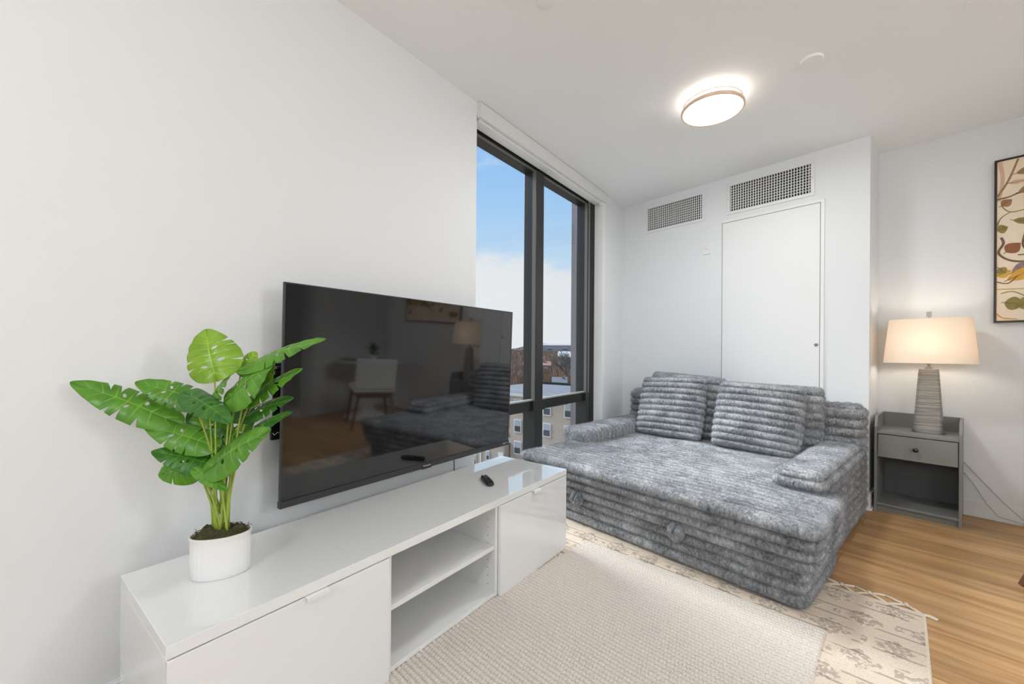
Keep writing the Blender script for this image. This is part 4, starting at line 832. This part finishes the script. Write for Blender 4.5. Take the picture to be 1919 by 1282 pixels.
# rising ground with bare woodland
nx_,ny_=330,330; xs=np.linspace(-430,-20,nx_); ys=np.linspace(75,560,ny_); Xg,Yg=np.meshgrid(xs,ys,indexing='ij'); P=np.stack([Xg.ravel(),Yg.ravel(),np.zeros(nx_*ny_)],1)
D=np.hypot(P[:,0],P[:,1]); P[:,2]=GZ+3+(D-90)*.034+5*fnoise(P,.05,3,3)+3*fnoise(P,.28,3,6)+rng.uniform(-.6,.6,len(P))-1
i_=np.arange(nx_*ny_).reshape(nx_,ny_); q=np.stack([i_[:-1,:-1].ravel(),i_[1:,:-1].ravel(),i_[1:,1:].ravel(),i_[:-1,1:].ravel()],1)
tag(np_mesh('bare_woodland',P,q,M_wds,smooth=False),'russet winter treetops covering the slope beyond the apartment roof','trees',kind='stuff')
hl=[]; mb=MB(); pts=[]
for k in range(60):
    a=math.radians(95+70*k/59); r=900; hh=12+6*math.sin(k*.35)+4*math.sin(k*1.1); pts.append((r*math.cos(a),r*math.sin(a),hh))
vs=[(x,y,GZ-5) for x,y,h in pts]+[(x,y,h) for x,y,h in pts]+[(x*1.2,y*1.2,h+4) for x,y,h in pts]
n=60; mb.add(vs,[(i,i+1,n+i+1,n+i) for i in range(n-1)]+[(n+i,n+i+1,2*n+i+1,2*n+i) for i in range(n-1)]); tag(mb.build('hills',M_hill,smooth=False),kind='structure')
wm=MB(); rt_=random.Random(77)
for k in range(7500):
    an_=math.radians(rt_.uniform(112,129)); ds=88+rt_.random()**1.3*400; x_,y_=ds*math.cos(an_),ds*math.sin(an_); zb_=GZ+3+(ds-90)*.034+2; hh=rt_.uniform(2.5,5); mi=rt_.choice([0,1,1,2,3]); c_=Vector((x_,y_,zb_))
    for i in range(12):
        a1=rt_.uniform(0,6.28); sp=rt_.uniform(.2,1.5); tp_=c_+Vector((math.cos(a1)*sp*hh*.6,math.sin(a1)*sp*hh*.6,hh*rt_.uniform(.35,1.0))); bs=c_+(tp_-c_)*rt_.uniform(.0,.3); wv=Vector((-math.sin(an_),math.cos(an_),0)).cross(Vector((0,0,1)))*.05+Vector((.09*math.cos(a1),.05,0))*(1+ds/220)
        wm.add([bs-wv,bs+wv,tp_],[(0,1,2)],mi)
tag(wm.build('treetops',[M_wds,mat('russet_twigs',(.24,.13,.085),1),mat('grey_twigs',(.22,.18,.155),1),mat('tan_twigs',(.36,.26,.18),1)]),'fine bare twigs of the winter trees beyond the flat roof','trees',kind='stuff')
# houses among the trees
rr_=random.Random(31)
def house(ang,dist,z,w,d,h,mw,mr,label,roofh=2.5,group=None):
    a=math.radians(ang); x,y=dist*math.cos(a),dist*math.sin(a); t=empty('house',(x,y,z),a-math.pi/2,label=label,cat='house',group=group)
    ob('wall_block',(-w/2,0,0),(w/2,d,h),mw,t)
    q=MB(); q.add([(-w/2-.4,-.4,h),(w/2+.4,-.4,h),(w/2+.4,d+.4,h),(-w/2-.4,d+.4,h),(-w/2-.4,d/2,h+roofh),(w/2+.4,d/2,h+roofh)],[(0,1,5,4),(1,2,5),(2,3,4,5),(3,0,4),(0,3,2,1)]); q.build('roof',mr,t)
    for k in range(3): win_(-w/2+w*(k+.5)/3,0,h*.45,w*.11,h*.3,t)
    if w>30: return t
    q=MB(); q.box((w*.2,d*.35,h),(w*.2+w*.08,d*.5,h+roofh+w*.1)); q.build('chimney',M_red,t)
    return t
house(118.6,210,-5.5,14,10,4.0,M_ch,M_wht,'pale house with a white roof among the bare trees in the right pane',3.0)
house(119.9,104,-11.5,3.2,6,4.6,M_ch,M_roof,'narrow white house just beyond the flat roof, beside the window post',1.5)
house(123.4,170,-8,11,8,3.6,M_red,M_red,'low red brick house among the russet trees in the left pane',1.5)
house(121.9,420,-1,46,16,9,M_hill,M_hill,'long mauve block on the horizon at the left of the window post',1.5)
house(117.2,330,-1,16,12,6,M_tan,M_roof,'tan house near the horizon at the right edge of the right pane',3)
# tall bare tree on the skyline
def bare_tree(x,y,z,h,label,seed,group=None,depth=5,nb=4):
    rg=random.Random(seed); mb=MB(); tw=MB()
    def grow(p,d,L,r,k):
        q=p+d*L; (mb if k<2 else tw).tube([p,p+d*L*.5+Vector((rg.uniform(-1,1),rg.uniform(-1,1),0))*L*.05,q],[r,r*.8,r*.6],5 if k<2 else 3)
        if k>=depth: return
        for i in range(nb if k>0 else nb+2):
            dd=(d+Vector((rg.uniform(-1,1),rg.uniform(-1,1),rg.uniform(-.25,.75)))*.85).normalized(); grow(p+d*L*rg.uniform(.45,1),dd,L*rg.uniform(.55,.78),r*.55,k+1)
    t=empty('bare_tree',(x,y,z),label=label,cat='tree',group=group); grow(Vector((0,0,0)),Vector((0,0,1)),h*.33,h*.022,0)
    mb.build('trunk',M_bark,t); tw.build('branches',M_bark,t); return t
a=math.radians(119.2); bare_tree(150*math.cos(a),150*math.sin(a),-12.5,20,'tall bare tree rising above the skyline in the right pane',4,depth=5,nb=4)
for k,(an_,ds,h) in enumerate(((122.6,110,9),(117.6,120,10),(124.6,130,11))):
    a=math.radians(an_); bare_tree(ds*math.cos(a),ds*math.sin(a),-14.5,h,['small bare tree behind the flat roof in the left pane','small bare tree behind the flat roof at the right edge of the view','small bare tree beside the television edge'][k],40+k,depth=4,nb=3)
